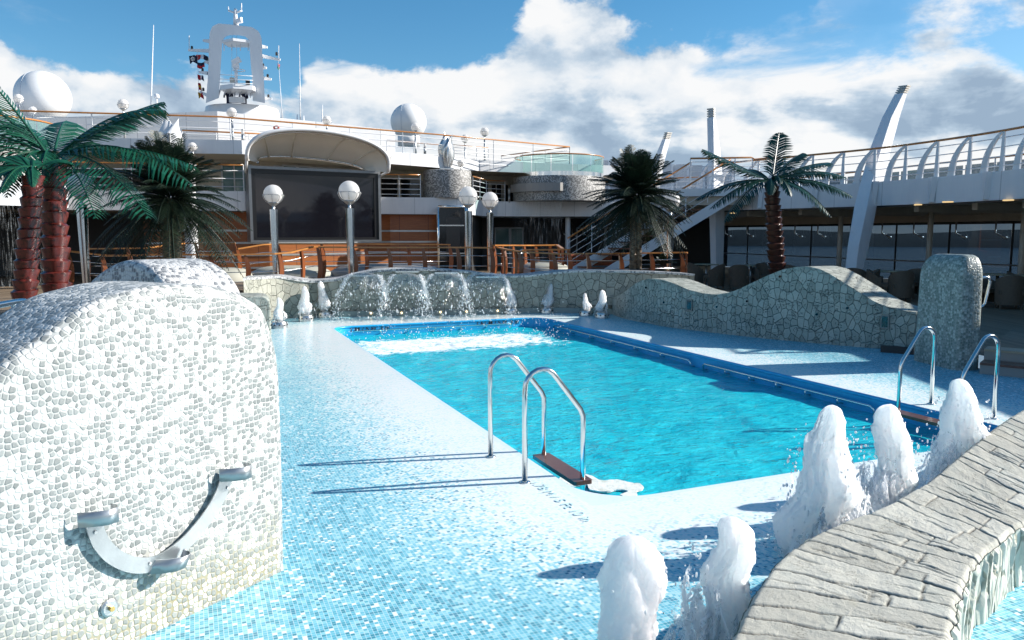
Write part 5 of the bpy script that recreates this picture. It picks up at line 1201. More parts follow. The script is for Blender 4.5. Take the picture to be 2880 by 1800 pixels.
for i in (11, 17, 23, 29):
    q = GP[i] + Vector((2.6, .6, 0)); obj('cafe_column', MB().tube([q + Z * .2, q + Z * 2.84], .085, 12), BEIGE, gal, True)
for k in range(9):
    a = GP[6 + 4 * k]; obj('fascia_rib', MB().hexa([Vector((a.x - .13, a.y - .1, Z1B + .03)), Vector((a.x, a.y - .13, Z1B + .03)), Vector((a.x + .1, a.y + .06, Z1B + .03)), Vector((a.x - .03, a.y + .1, Z1B + .03)), Vector((a.x - .10, a.y - .16, Z1T + .01)), Vector((a.x + .06, a.y - .18, Z1T + .01)), Vector((a.x + .12, a.y + .1, Z1T + .01)), Vector((a.x - .05, a.y + .14, Z1T + .01))]), WHITE, gal)
steel_rail('gallery_railing', [(p.x + .05, p.y) for p in GP[2:37]], Z1T, 1.0, 'white railing with curved fin posts along the gallery above the cafe', 4, GS, 1.05, fins=1, r=.014)
steel_rail('gallery_railing', [(x - .2, y) for x, y in OL[:4]], Z1T, 1.0, 'outer railing on the sea side of the gallery', 2, GS, 3.0)
og = thing('gallery_wind_glass', 'dark glass wind screen on the sea side of the gallery', 'wind screen', (14, 33, Z1T))
for k in range(11): a, b = ol(L[-1] * (k + .02) / 18), ol(L[-1] * (k + .98) / 18); obj('glass_pane', MB().wall([(a.x, a.y), (b.x, b.y)], Z1T + .02, Z1T + .86, (.02, 0)), TINTGLASS, og)
for u, lb in ((1583, 0), (1609, 0), (1640, 0), (1671, 0), (1944, 1), (2050, 1), (2108, 1), (2240, 1), (2315, 1), (2483, 1), (2581, 1), (2690, 1), (2811, 1)):
    k = ray(u, HZ).x / ray(u, HZ).y
    if lb:
        c = next(Vector((OL[i][0] + (OL[i + 1][0] - OL[i][0]) * t_ / 40, OL[i][1] + (OL[i + 1][1] - OL[i][1]) * t_ / 40, 0)) for i in range(len(OL) - 1) for t_ in range(40) if OL[i][0] + (OL[i + 1][0] - OL[i][0]) * t_ / 40 >= k * (OL[i][1] + (OL[i + 1][1] - OL[i][1]) * t_ / 40)) + Vector((-.25, 0, 0)); zz = 2.42
    else: c = Vector((k * 40.4, 40.4, 0)); zz = 2.6
    t_ = thing('arm_light', 'small steel arm light hanging at the head of the %s windows' % ('cafe' if lb else 'far deck'), 'arm light', c + Z * 2.0, 0, 'arm lights along the %s windows' % ('cafe' if lb else 'far deck'))
    obj('arm', MB().tube([c + Z * zz, c + Z * 2.02, c + Vector((.16, -.16, 1.90))], .028, 6), STEEL, t_, True); obj('lamp_head', MB().tube([c + Vector((.12, -.14, 1.92)), c + Vector((.26, -.24, 1.83))], [.03, .06], 8), STEEL, t_, True)
for u, Y, zz in ((2060, 31, 2.835), (2580, 22, 2.835), (2660, 20, 2.835), (2830, 19, 2.835)):
    c = Vector((ray(u, HZ).x / ray(u, HZ).y * Y, Y, zz)); tag(obj('ceiling_downlight', MB().tube([c, c - Z * .03], .13, 16), DOWNLIGHT), 'warm round downlight in the cafe ceiling', 'downlight', 'downlights in the cafe ceiling')
# white pylons leaning up through the gallery
def pylon(sec, label, louvre):
    t_ = thing('leaning_pylon', label, 'pylon', D(sec[0][2], sec[0][0], sec[0][4])); rows = []
    for v, l, c, r_, Y in sec:
        C = D(c, v, Y); k = C.x / C.y
        l1 = (c - l) / F * Y / (.75 + .66 * k); l2 = (r_ - c) / F * Y / max(.2, .8 - .6 * k)
        Lp = C + Vector((-.75, .66, 0)) * l1; Rp = C + Vector((.8, .6, 0)) * l2; rows += [C, Rp, Lp + Rp - C, Lp]
    n = len(sec); fs = [(4 * i + k, 4 * i + (k + 1) % 4, 4 * i + 4 + (k + 1) % 4, 4 * i + 4 + k) for i in range(n - 1) for k in range(4)] + [(3, 2, 1, 0), (4 * n - 4, 4 * n - 3, 4 * n - 2, 4 * n - 1)]
    obj('shaft', MB().add(rows, fs), WHITE, t_)
    top = rows[-4:]; prev = rows[-8:-4]; up = ((top[0] - prev[0]) / (top[0] - prev[0]).length); cen = sum(top, Vector()) / 4
    for k in range(4):
        o_ = up * louvre * (.12 + k * .25); obj('louvre', MB().hexa([cen + (p - cen) * 1.03 + o_ for p in top] + [cen + (p - cen) * 1.03 + o_ + up * louvre * .14 for p in top]), BEIGE, t_)
    obj('louvre_core', MB().hexa([cen + (p - cen) * .7 for p in top] + [cen + (p - cen) * .7 + up * louvre * .95 for p in top]), GREYPAINT, t_)
pylon([(832, 2370, 2398, 2410, 22.0), (693, 2384, 2415, 2444, 22.5), (580, 2403, 2439, 2466, 23.0), (521, 2418, 2450, 2484, 23.3), (420, 2446, 2478, 2505, 23.8), (330, 2481, 2507, 2529, 24.3), (262, 2517, 2541, 2551, 24.7)], 'tall white leaning pylon nearest the camera by the gallery', .36)
pylon([(796, 2000, 2014, 2033, 27.9), (601, 1995, 2012, 2038, 27.9), (526, 1992, 2008, 2035, 28.0), (423, 1991, 2008, 2026, 28.3), (330, 1989, 2007, 2012, 28.6)], 'upright white pylon by the head of the stairs', .36)
pylon([(640, 1800, 1822, 1838, 41), (560, 1812, 1835, 1850, 41), (494, 1826, 1847, 1861, 41.3), (451, 1838, 1854, 1869, 41.6), (391, 1863, 1872, 1885, 42)], 'farthest white leaning pylon behind the feathery palm', .42)
# landing, stairs
zl0, zl1 = 3.30, Z1T
lp = [D(u, 560, 27.0) for u in (1908, 2110)]; lpp = [(lp[0].x, 27.0), (lp[1].x, 26.6), (lp[1].x + .5, 27.6), (7.6, 28.4), (9.0, 30.5), (lp[0].x - .2, 30.5)]
st = thing('staircase', 'white open staircase with dark treads rising to the gallery', 'staircase', (4, 27.4, .2))
obj('landing', MB().slab(lpp, zl0, zl1), WHITE, st); obj('landing_soffit', MB().slab([(x * .97 + .1, y + .25) for x, y in lpp], zl0 - .30, zl0 - .003), BEIGE, st)
tp0, tp1 = Vector((lp[0].x + 1.0, 27.15, zl0)), Vector((lp[0].x + 1.9, 28.3, zl0)); run = Vector((-5.0, .35, -3.1))
for p in (Vector((D(2068, 560, 26.9).x, 26.9, zl0 + .05)), Vector((D(1958, 560, 28.4).x, 28.4, zl0 + .05))):
    obj('stringer', MB().bar(p, p + run, .09, .34), WHITE, st)
sp, sq = Vector((D(2068, 560, 26.9).x, 26.98, zl0 + .05)), Vector((D(1958, 560, 28.4).x, 28.3, zl0 + .05))
for k in range(13): a = sp + run * (k + .4) / 13.4; b = sq + run * (k + .4) / 13.4; obj('tread', MB().bar(a + Z * .05, b + Z * .05, .26, .05), STEPWOOD, st)
steel_rail('stair_railing', [(D(1940, 545, 27.0).x, 27.05, Z1T), (D(2020, 545, 26.9).x, 26.9, Z1T), (D(2110, 545, 26.7).x, 26.7, Z1T), (8.6, 27.4, Z1T), (9.1, 26.6, Z1T)], Z1T, 1.05, 'white railing round the stair landing with a brown handrail', 6, GS, .75, r=.014)
p0 = Vector((D(1942, 545, 28.4).x, 28.4, Z1T)); steel_rail('stair_railing', [p0, p0 + run * .9], Z1T, 1.05, 'sloping stair railing on the far side of the stairs', 4, GS, 1.0, r=.014)
p0 = Vector((D(2060, 545, 26.9).x - .1, 26.9, Z1T)); steel_rail('stair_railing', [p0 + run * .0 + Vector((0, 0, 0)), p0 + run * .45], Z1T - .1, 1.0, 'sloping stair railing on the near side of the stairs', 4, GS, 1.0, r=.014)
# grey wind break panels far right of the drum
t_ = thing('wind_break', 'row of grey wind break panels far behind the feathery palm', 'wind break', D(1850, 560, 46))
for k in range(9):
    a, b = D(1668 + k * 44, 600, 46 - .35 * k), D(1668 + k * 44 + 40, 600, 46 - .35 * (k + .9)); za = D(0, 452 + 2.2 * k, 46 - .35 * k).z
    obj('panel', MB().wall([(a.x, a.y), (b.x, b.y)], 3.0, za, (0, .08)), GREYPAINT, t_); obj('raking_post', MB().hexa([Vector((a.x - .08, a.y - .7, 3.0)), Vector((a.x + .02, a.y - .7, 3.0)), Vector((a.x + .02, a.y, 3.0)), Vector((a.x - .08, a.y, 3.0)), Vector((a.x - .08, a.y - .12, za)), Vector((a.x + .02, a.y - .12, za)), Vector((a.x + .02, a.y, za)), Vector((a.x - .08, a.y, za))]), WHITE, t_)
obj('base', MB().wall([(4.9, 46.5), (13, 43.5)], Z1B, 3.0, (0, .5)), WHITE, t_)
g2 = [(4.6, 38.2), (6.2, 37.0), (8.5, 34.5)]
steel_rail('deck_railing', g2, Z1T, .98, 'white railing between the wide drum and the stairs', 4, GS, 1.2)
obj('deck_link', MB().slab([(4.9, 38.02), (7.0, 35.5), (7.2, 28.75), (9, 30.6), (13, 37), (10.2, 46.9), (5, 46)], Z1B + .17, Z1T - .13), WHITE, ship)
# ================================================================== terrace behind the fountain wall
mb = MB(); tr = [(-6.6, 18.6), (-4.3, 19.35), (-2.5, 19.6), (.5, 20.1), (4.2, 19.7), (5.2, 21), (4.5, 26), (-8, 25), (-8.5, 20)]
tag(obj('terrace', mb.slab(tr, .15, .62), TEAK), kind='structure')
def wood_rail(pts, label, zb=.6, bars=3, step=1.0):
    P_ = [D(u, v, Y) for u, v, Y in pts]; t_ = thing('wooden_railing', label, 'railing', (P_[0].x, P_[0].y, zb), 0, 'wooden railings on the terrace')
    mb = MB()
    for a, b in zip(P_, P_[1:]): mb.bar(a, b + (b - a).normalized() * .02, .10, .038)
    obj('handrail', mb, RAILWOOD, t_)
    for k in range(bars): obj('cable', MB().tube([Vector((p.x, p.y, zb + (p.z - zb) * (k + .8) / (bars + .6))) for p in P_], .011, 6), CHROME, t_, True)
    L = [0]
    for i in range(1, len(P_)): L.append(L[-1] + (P_[i] - P_[i - 1]).length)
    n = max(1, round(L[-1] / step))
    for k in range(n + 1):
        s_ = L[-1] * k / n; j = next((i for i in range(len(L) - 1) if L[i + 1] >= s_ - 1e-6), len(P_) - 2)
        q = P_[j].lerp(P_[j + 1], (s_ - L[j]) / (L[j + 1] - L[j])); d = (P_[j + 1] - P_[j]); d.z = 0; d.normalize(); nn = Vector((d.y, -d.x, 0)); H = q.z - .02 - zb
        path = [Vector((q.x, q.y, zb)) + d * (-.05), Vector((q.x, q.y, zb + H * .35)) + d * .035, Vector((q.x, q.y, zb + H * .7)) + d * .04, Vector((q.x, q.y, zb + H)) - d * .02]
        pp = cat_rom(path, 3); mb = MB(); w_ = lambda i: .062 + .062 * math.sin(math.pi * i / (len(pp) - 1))
        vs = []
        for i, p in enumerate(pp):
            a, b = d * w_(i) * .5, nn * .032; vs += [p - a - b, p + a - b, p + a + b, p - a + b]
        m_ = len(pp); mb.add(vs, [(4 * i + c, 4 * i + (c + 1) % 4, 4 * i + 4 + (c + 1) % 4, 4 * i + 4 + c) for i in range(m_ - 1) for c in range(4)] + [(3, 2, 1, 0), tuple(range(4 * m_ - 4, 4 * m_))]); obj('post', mb, POSTWOOD, t_)
    return t_
wood_rail([(190, 706, 17.4), (300, 719, 18.2), (494, 716, 18.6), (640, 717, 18.9), (770, 714, 19.3), (815, 710, 19.6), (880, 694, 20.6), (905, 694, 20.8)], 'wooden railing on the left that bends up towards the lamp post', step=.8)
wood_rail([(895, 695, 20.6), (1063, 696, 20.8), (1268, 696, 21.0), (1382, 697, 21.2)], 'wooden railing straight behind the water spouts', step=.95)
wood_rail([(668, 700, 22.5), (740, 688, 23.0), (782, 686, 23.4), (1000, 686, 23.6), (1265, 688, 24.2)], 'rear wooden railing in front of the big screen', step=1.2)
wood_rail([(240, 700, 21.5), (320, 699, 21.6), (406, 698, 21.8), (520, 684, 23.2), (660, 684, 23.4)], 'rear wooden railing left of the big screen', step=1.1)
wood_rail([(1388, 690, 21.6), (1420, 690, 22.2), (1500, 690, 23.2), (1566, 689, 23.6), (1582, 700, 22.8)], 'short curved wooden railing right of the paired lamps', step=.55)
wood_rail([(1390, 694, 21.8), (1430, 703, 21.2), (1462, 707, 20.8), (1470, 703, 20.9), (1600, 702, 21.2)], 'second curved wooden railing in front of the wide drum', step=.5)
wood_rail([(1462, 708, 20.6), (1560, 714, 20.6), (1720, 713, 20.8), (1926, 710, 21.4), (1930, 711, 22.2)], 'wooden railing at the right end of the terrace', step=1.0)
# low mosaic and stone planters behind the railings
def mound(u, v, Y, rx, h, label, mat=SPECKLE, ry=.8):
    c = D(u, v, Y); mb = MB(); n, m = 32, 10; vs = []
    for j in range(m + 1):
        a = R(90) * j / m
        for k in range(n): q = 2 * math.pi * k / n; vs.append((c.x + rx * math.cos(a) ** .6 * math.cos(q), c.y + ry * math.cos(a) ** .6 * math.sin(q), .6 + h * math.sin(a) ** .8))
    mb.add(vs, [(j * n + k, j * n + (k + 1) % n, (j + 1) * n + (k + 1) % n, (j + 1) * n + k) for j in range(m) for k in range(n)]); tag(obj('mosaic_planter', mb, mat, None, True), label, 'planter')
mound(1090, 745, 24.3, 1.9, .45, 'low grey mosaic mound behind the middle railing'); mound(1530, 740, 23.0, .9, .55, 'pale rounded stone planter behind the curved railing', STONEWALL); mound(820, 745, 24.0, 1.3, .40, 'low stone planter behind the left railing', STONEWALL); mound(640, 745, 22.5, .7, .40, 'small stone planter near the pebble wall', STONEWALL)
# ================================================================== palms
def frond(mb, base, az, el, ln, droop, n=38, lw=.034, ll=.30, vdown=.5, back=.0):
    d = Vector((math.cos(R(az)) * math.cos(R(el)), math.sin(R(az)) * math.cos(R(el)), math.sin(R(el)))); side_ = Vector((-math.sin(R(az)), math.cos(R(az)), 0)); pts = []
    for i in range(n + 1):
        t_ = i / n; pts.append(base + d * ln * t_ - Z * droop * ln * t_ ** 2.1)
    mb.tube(pts[::3] + [pts[-1]], [.024 * (1 - .8 * k / len(pts[::3])) for k in range(len(pts[::3]) + 1)], 5)
    for i in range(3, n + 1):
        t_ = i / n; tg = (pts[i] - pts[i - 1]).normalized(); up = side_.cross(tg) * -1 if side_.cross(tg).z < 0 else side_.cross(tg)
        L_ = ll * ln * (math.sin(math.pi * min(1, .15 + t_ * .85)) ** .55 * .9 + .10) * random.uniform(.9, 1.08)
        for s_ in (-1, 1):
            a = R(random.uniform(38, 48) - 16 * t_); o = (side_ * s_ * math.cos(a) * .9 + tg * math.sin(a) * 1.1 - up * vdown * .45).normalized()
            p0 = pts[i]; p1 = p0 + o * L_ * .55; p2 = p0 + (o * 1.0 - Z * vdown * .35).normalized() * L_; wv = tg * lw * .5
            b = len(mb.v); mb.add([p0 - wv * .7, p0 + wv * .7, p1 + wv, p1 - wv, p2], [(0, 1, 2, 3), (3, 2, 4)])
def ring_trunk(b, t_, r0, r1, n, flare=1.18, seg=18, bend=0.0):
    mb = MB(); d = t_ - b; prof = []; vs = []; rows = 0
    bx = Vector((bend, 0, 0))
    for i in range(n):
        for (f, k) in ((0.0, .90), (.75, flare * .97), (.92, flare), (.985, flare * .9)):
            q = (i + f) / n; r_ = r0 + (r1 - r0) * q; c = b + d * q + bx * math.sin(math.pi * q); tl = (0.10 if i % 2 else -.08) * r_
            for j in range(seg):
                a = 2 * math.pi * j / seg; rr = r_ * k * (1 + .03 * math.sin(3 * a + i * 1.7)); vs.append(c + Vector((rr * math.cos(a), rr * math.sin(a), tl * math.cos(a + i))))
            rows += 1
    mb.add(vs, [(i * seg + j, i * seg + (j + 1) % seg, (i + 1) * seg + (j + 1) % seg, (i + 1) * seg + j) for i in range(rows - 1) for j in range(seg)] + [tuple(range((rows - 1) * seg, rows * seg))]); return mb
def plastic_palm(ub, vb, ut, vt, Y, r, fr, label, leafm, trunkm, sc=1.0, n=16, zb=.21, lw=.040):
    b = D(ub, vb, Y); tp = D(ut, vt, Y); b = b + (b - tp) * ((b.z - zb) / (tp.z - b.z))
    t_ = thing('palm_tree', label, 'palm tree', b); obj('trunk', ring_trunk(b, tp, r * 1.12, r * .88, n), trunkm, t_, True, 50)
    crown = tp + Z * .12; obj('crown_heart', MB().lathe([(r * .7, -.10), (r * .75, .0), (r * .5, .08), (.02, .14)], (tp.x, tp.y, tp.z), 14), leafm, t_, True)
    for az, el, ln, dr in fr:
        mb = MB(); frond(mb, crown + Vector((math.cos(R(az)), math.sin(R(az)), 0)) * r * .4, az, el, ln * sc, dr, lw=lw); obj('frond', mb, leafm, t_)
FA = [(172, 55, 2.0, .14), (166, 40, 1.85, .08), (182, 28, 2.0, .24), (200, 14, 2.1, .22), (150, 46, 1.5, .4), (22, 40, 1.7, .18), (8, 44, 1.9, .36), (-4, 14, 1.95, .32), (-14, 18, 2.15, .50), (-30, 5, 1.9, .52), (-92, 20, .95, .95), (-70, 28, .8, 1.0), (-115, 20, .9, .9), (70, 42, 1.6, .3), (110, 45, 1.5, .3), (-45, -2, 1.55, .5)]
plastic_palm(159, 810, 150, 460, 12.6, .188, FA, 'big green palm with a red ringed trunk on the left', PALMLEAF, REDTRUNK, 1.22, 15)
FB = [(175, 28, 1.3, .3), (190, 12, 1.5, .55), (205, 5, 1.3, .6), (150, 45, 1.0, .5), (40, 40, .8, .5), (-95, 10, .8, .8), (-60, 10, .6, .8), (230, 0, 1.1, .7), (120, 40, .9, .5)]
plastic_palm(68, 845, 94, 495, 11.6, .152, FB, 'smaller leaning palm with a dark red ringed trunk at the left edge', PALMLEAF, REDTRUNK, .8, 17)
FC = [(178, 26, 1.95, .02), (176, 6, 1.9, .36), (195, -2, 1.7, .40), (210, -8, 1.6, .55), (62, 62, 1.75, .12), (30, 46, 1.55, .22), (16, 28, 1.9, .20), (4, 22, 2.05, .32), (-12, 8, 1.95, .36), (-40, -2, 1.5, .62), (-75, 22, .85, .9), (-110, 24, .85, .9), (120, 42, 1.2, .4), (-88, 40, .7, .8)]
plastic_palm(2186, 760, 2170, 520, 20.6, .20, FC, 'dark green palm with a ringed brown trunk in front of the gallery', DARKLEAF, DARKTRUNK, 1.0, 18, lw=.046)
def feather_palm(u, vb, vc, Y, rt, crown_r, hgt, label, ts=2):
    b = D(u, 700, Y); b.z = .21; c = D(u, vc, Y); t_ = thing('feathery_palm', label, 'palm tree', b)
    mb = MB(); 
    for k in range(ts):
        o = Vector(((k - (ts - 1) / 2) * rt * 1.75, k * .1, 0)); mb = ring_trunk(b + o, Vector((c.x, c.y, c.z - crown_r * .1)) + o * .7, rt * 1.05, rt * .9, 22, 1.04, 14); obj('trunk', mb, BROWNTRUNK, t_, True, 60)
    mb = MB(); N_ = 175
    for i in range(N_):
        q = (i + .5) / N_; el = 86 - 116 * q ** .9 + random.uniform(-6, 6); az = i * 137.5 + random.uniform(-12, 12); ln = crown_r * (.96 + .14 * math.sin(i * 2.3)) * (.98 if el > 40 else 1.08)
        base = c + Vector((math.cos(R(az)) * .12, math.sin(R(az)) * .12, (.18 - q * .5) * hgt))
        frond(mb, base, az, el, ln, (.24 + .34 * q) * random.uniform(.6, 1.3), n=30, lw=.022, ll=.24, vdown=.25)
    obj('crown', mb, CYCADLEAF, t_)
feather_palm(478, 715, 540, 17.2, .115, 1.36, 1.15, 'dark feathery palm with two stout trunks left of the screen')
feather_palm(1790, 765, 540, 20.2, .10, 1.22, 1.05, 'dark feathery palm in front of the stairs on the right')
# small plants beside the right railing
mb = MB()
for i in range(26): frond(mb, D(1862, 745, 21.6), i * 137.5, random.uniform(20, 75), random.uniform(.3, .55), .3, n=10, lw=.03, ll=.3, vdown=.2)
tag(obj('leafy_plant', mb, CYCADLEAF), 'low spiky plant behind the right end of the wooden railing', 'plant')
# ================================================================== cafe furniture
def chair():
    t_ = thing('rattan_chair', '', 'chair', (0, 0, 0), 0, 'dark rattan cafe chairs under the gallery'); W_ = .27
    obj('seat', MB().box((0, 0, .40), (.52, .50, .10)), RATTAN, t_)
    mb = MB(); vs = []; n = 18
    for i in range(n + 1):
        a = R(-20 + 220 * i / n); hgt = .62 + .20 * max(0, math.sin(a)) ** .7
        for rr in (.29, .25): vs += [(rr * math.cos(a), rr * math.sin(a) * .92 + (.06 if math.sin(a) > 0 else 0), .10), (rr * 1.10 * math.cos(a), rr * 1.05 * math.sin(a) + .03, hgt)]
    fs = []
    for i in range(n):
        a, b = 4 * i, 4 * i + 4; fs += [(a, b, b + 1, a + 1), (a + 3, b + 3, b + 2, a + 2), (a + 1, b + 1, b + 3, a + 3), (a + 2, b + 2, b, a)]
    fs += [(0, 1, 3, 2), (4 * n + 2, 4 * n + 3, 4 * n + 1, 4 * n)]
    obj('backrest', mb.add(vs, fs), RATTAN, t_, True, 40)
    for x in (-.2, .2):
        for y in (-.2, .2): obj('leg', MB().bar((x, y, .36), (x * 1.1, y * 1.1, 0), .045, .045, Vector((0, 1, 0)), .03, .03), RATTAN, t_)
    return t_
ch0 = chair(); first = True
CHS = [(2470, 842, 60), (2530, 846, 170), (2435, 838, 250), (2690, 850, 200), (2765, 862, 20), (2835, 868, 160), (2560, 838, 300), (1960, 806, 100), (2008, 812, 230), (2075, 815, 170), (2150, 812, 20), (2125, 806, 280), (2230, 816, 120), (2290, 820, 220), (2330, 826, 40), (2405, 832, 140), (2640, 842, 330), (2868, 852, 60)]
LBL = ['brown rattan chair right of the near pylon, turned towards its table', 'brown rattan chair seen from behind, just left of the mosaic column', 'brown rattan chair half hidden by the foot of the near pylon', 'brown rattan chair behind the top of the mosaic column', 'brown rattan chair directly right of the mosaic column grab handle', 'brown rattan chair nearest the right edge of the picture, back to camera', 'brown rattan chair touching the left side of the mosaic column', 'brown rattan chair farthest left, just past the end of the wooden railing', 'brown rattan chair left of the upright pylon', 'brown rattan chair right of the upright pylon, seen from behind', 'brown rattan chair close to the ringed palm trunk on its left', 'brown rattan chair behind the table left of the ringed palm trunk', 'brown rattan chair just right of the ringed palm trunk', 'brown rattan chair behind the crest of the wavy wall', 'brown rattan chair between the wave crest and the near pylon', 'brown rattan chair just left of the near pylon, behind the wall slope', 'brown rattan chair hidden mostly behind the mosaic column', 'brown rattan chair behind the one at the right picture edge']
for (u, v, rz), lb in zip(CHS, LBL):
    g = G(u, v, .2); g.z = .205
    if g.x < -50: continue
    if first: ch0.location = g; ch0.rotation_euler = (0, 0, R(rz)); ch0['label'] = lb; first = False
    else: dup(ch0, g, R(rz), lb)
def table():
    t_ = thing('cafe_table', '', 'table', (0, 0, 0), 0, 'cafe tables under the gallery')
    obj('table_top', MB().lathe([(.001, .715), (.42, .715), (.43, .73), (.42, .745), (.001, .745)], (0, 0, 0), 24), TABLETOP, t_, True, 40); obj('pedestal', MB().tube([(0, 0, .03), (0, 0, .715)], .04, 10), DULLSTEEL, t_, True); obj('foot', MB().lathe([(.26, 0), (.26, .02), (.05, .05)], (0, 0, 0), 18), DULLSTEEL, t_, True); return t_
tb0 = table(); TB = [((2505, 836), 'pale topped table between the chairs right of the near pylon'), ((2800, 850), 'pale topped table right of the mosaic column'), ((2110, 808), 'pale topped table between the upright pylon and the ringed palm'), ((1985, 803), 'pale topped table left of the upright pylon'), ((2320, 818), 'pale topped table behind the wavy wall crest'), ((2875, 856), 'pale topped table at the right picture edge')]
for i, ((u, v), lb) in enumerate(TB):
    g = G(u, v, .2); g.z = .205
    if i == 0: tb0.location = g; tb0['label'] = lb
    else: dup(tb0, g, 0, lb)
def sofa(u, v, Y, w, rz, label):
    b = D(u, v, Y); b.z = .205; t_ = thing('orange_sofa', label, 'sofa', b, R(rz)); M_ = Matrix.Translation(b) @ Matrix.Rotation(R(rz), 4, 'Z')
    def part(nm, c, s_, m_): mb = MB().box(c, s_); mb.v = [tuple(M_ @ Vector(p)) for p in mb.v]; o = obj(nm, mb, m_, t_); bv = o.modifiers.new('Bevel', 'BEVEL'); bv.width = .05; bv.segments = 3
    part('seat', (0, 0, .24), (w, .8, .36), ORANGE); part('backrest', (0, .36, .55), (w, .18, .75), ORANGE)
    for s_ in (-1, 1): part('armrest', (s_ * (w / 2 + .08), 0, .34), (.18, .85, .60), ORANGE)
    part('cushion', (0, -.04, .47), (w * .92, .66, .12), RATTAN)
sofa(1612, 725, 33, 1.0, 200, 'small orange wicker sofa left of the white recess column'); sofa(1680, 725, 30, 1.5, 15, 'wide orange wicker sofa behind the right wooden railing')
# ================================================================== bubbling fountain jets
def jet(base, H, prof, label, seed, mat=FOAMSOLID, nozzle=False, group=None, seg=96, rowsN=110, drops=40, lobes=3, strands=30, fold=.24, wide=1.0, sway=.13, veil=.62, lean=(0, 0)):
    t_ = thing('water_jet', label, 'fountain jet', base, 0, group); mb = MB(); vs = []; R_ = random.Random(seed)
    pr = cat_rom([Vector((r * wide, z, 0)) for r, z in prof], 10)
    def rad(z):
        for a, b in zip(pr, pr[1:]):
            if a.y <= z <= b.y or (b is pr[-1]): return a.x + (b.x - a.x) * max(0, min(1, (z - a.y) / max(1e-6, b.y - a.y)))
    sd_ = seed * 13.7
    def lobe(cx, cy, hs, rs, sd_, seg, rowsN, prof_f):
        vs = []
        for i in range(rowsN + 1):
            z = i / rowsN; r0 = prof_f(z) * H * rs; zz = z * hs
            for k in range(seg):
                a = 2 * math.pi * k / seg; ca, sa_ = math.cos(a), math.sin(a)
                n1 = fbm((ca * .9 + sd_, sa_ * .9, zz * 1.6), 3); n2 = fbm((ca * 2.4 + sd_, sa_ * 2.4, zz * 3.4 + 5), 4); n3 = fbm((ca * 6 + sd_, sa_ * 6, zz * 10), 4); stv = fbm((ca * 4.2 + sd_, sa_ * 4.2, zz * .9), 4)
                r_ = r0 * (1 + .46 * n1 + (.22 * n2) * min(1, (1 - z) * 5) + fold * min(1, (1 - z) * 4) * (1.05 - zz) * stv) + (.020 * n3 + .016 * abs(fbm((ca * 11 + sd_, sa_ * 11, zz * 17), 3)) + .010 * (1 - zz) * fbm((ca * 15, sa_ * 15, zz * 3 + sd_), 3)) * H * min(1, (1 - z) * 6)
                vs.append((cx * H * (1 - .25 * zz) + r_ * ca + lean[0] * zz * zz * H + sway * H * fbm((zz * 1.6, sd_, 1), 2), cy * H * (1 - .25 * zz) + r_ * sa_ + lean[1] * zz * zz * H + sway * H * fbm((zz * 1.6, sd_, 7), 2), zz * H + .03 * H * n2 * min(1, z * 3) * min(1, (1 - z) * 4)))
        mb.add(vs, [(i * seg + k, i * seg + (k + 1) % seg, (i + 1) * seg + (k + 1) % seg, (i + 1) * seg + k) for i in range(rowsN) for k in range(seg)] + [tuple(range(rowsN * seg, (rowsN + 1) * seg)), tuple(range(seg))[::-1]])
    lobe(0, 0, 1.0, 1.0, sd_, seg, rowsN, rad)
    solid = mb; mb = MB()
    for k in range(lobes):
        a = R_.uniform(0, 6.28); rr = rad(.3) * R_.uniform(.55, .80); hs = R_.uniform(.30, .62)
        lobe(rr * math.cos(a), rr * math.sin(a), hs, R_.uniform(.42, .62), sd_ + 31 * (k + 1), seg // 2, rowsN // 2, rad)
    for k in range(strands):                  # separate streams tearing off the skirt
        a = R_.uniform(0, 6.28); z0 = R_.uniform(.25, .62); r1 = rad(z0) * H; out = R_.uniform(.05, .24) * H; pts = []; z1 = R_.uniform(0, .18)
        for j in range(9):
            q = j / 8; rr = r1 * .85 + out * q ** .7; zz = (z0 - (z0 - z1) * q ** 1.5) * H; aa = a + .15 * math.sin(q * 5 + k)
            pts.append(Vector((rr * math.cos(aa) + lean[0] * z0 * z0 * H, rr * math.sin(aa), zz)))
        w0 = R_.uniform(.005, .019) * H / .8
        mb.tube(pts, [w0 * (1.1 - .9 * (j / 8)) * (1 + .45 * math.sin(j * 2.3 + k)) for j in range(9)], 6)
    if veil:
        lobe(0, 0, veil, 1.30, sd_ + 77, seg, rowsN // 2, lambda q: rad(q * veil) * (1.05 - .45 * q ** 3)); vo = obj('water_veil', mb, VEIL, None, True); vo.parent = t_
    o = obj('foam_column', solid, mat, None, True); o.parent = t_                   # local coordinates: height above the deck
    if drops:
        mb = MB()
        for i in range(drops):
            a = R_.uniform(0, 6.28); z = .85 * R_.random() ** 1.7; rr = rad(min(.98, z)) * H * R_.uniform(1.3, 1.9) + .02; s_ = R_.uniform(.002, .0065) * (H / .6) ** .5
            (mb.octa if nozzle else mb.drop)((rr * math.cos(a) + lean[0] * z * z * H, rr * math.sin(a) + lean[1] * z * z * H, z * H), s_ * R_.choice((.6, .8, 1, 1.25)), R_.choice((1, 1, 1.2, 1.6, 2.6)))
        for i in range(drops):
            a = R_.uniform(0, 6.28); rr = rad(.02) * H * R_.uniform(.9, 2.1); mb.drop((rr * math.cos(a), rr * math.sin(a), abs(R_.gauss(0, .07)) * H + .01), R_.uniform(.002, .006))
        o2 = obj('spray_drops', mb, DROP, None, True); o2.parent = t_; o2['kind'] = 'stuff'
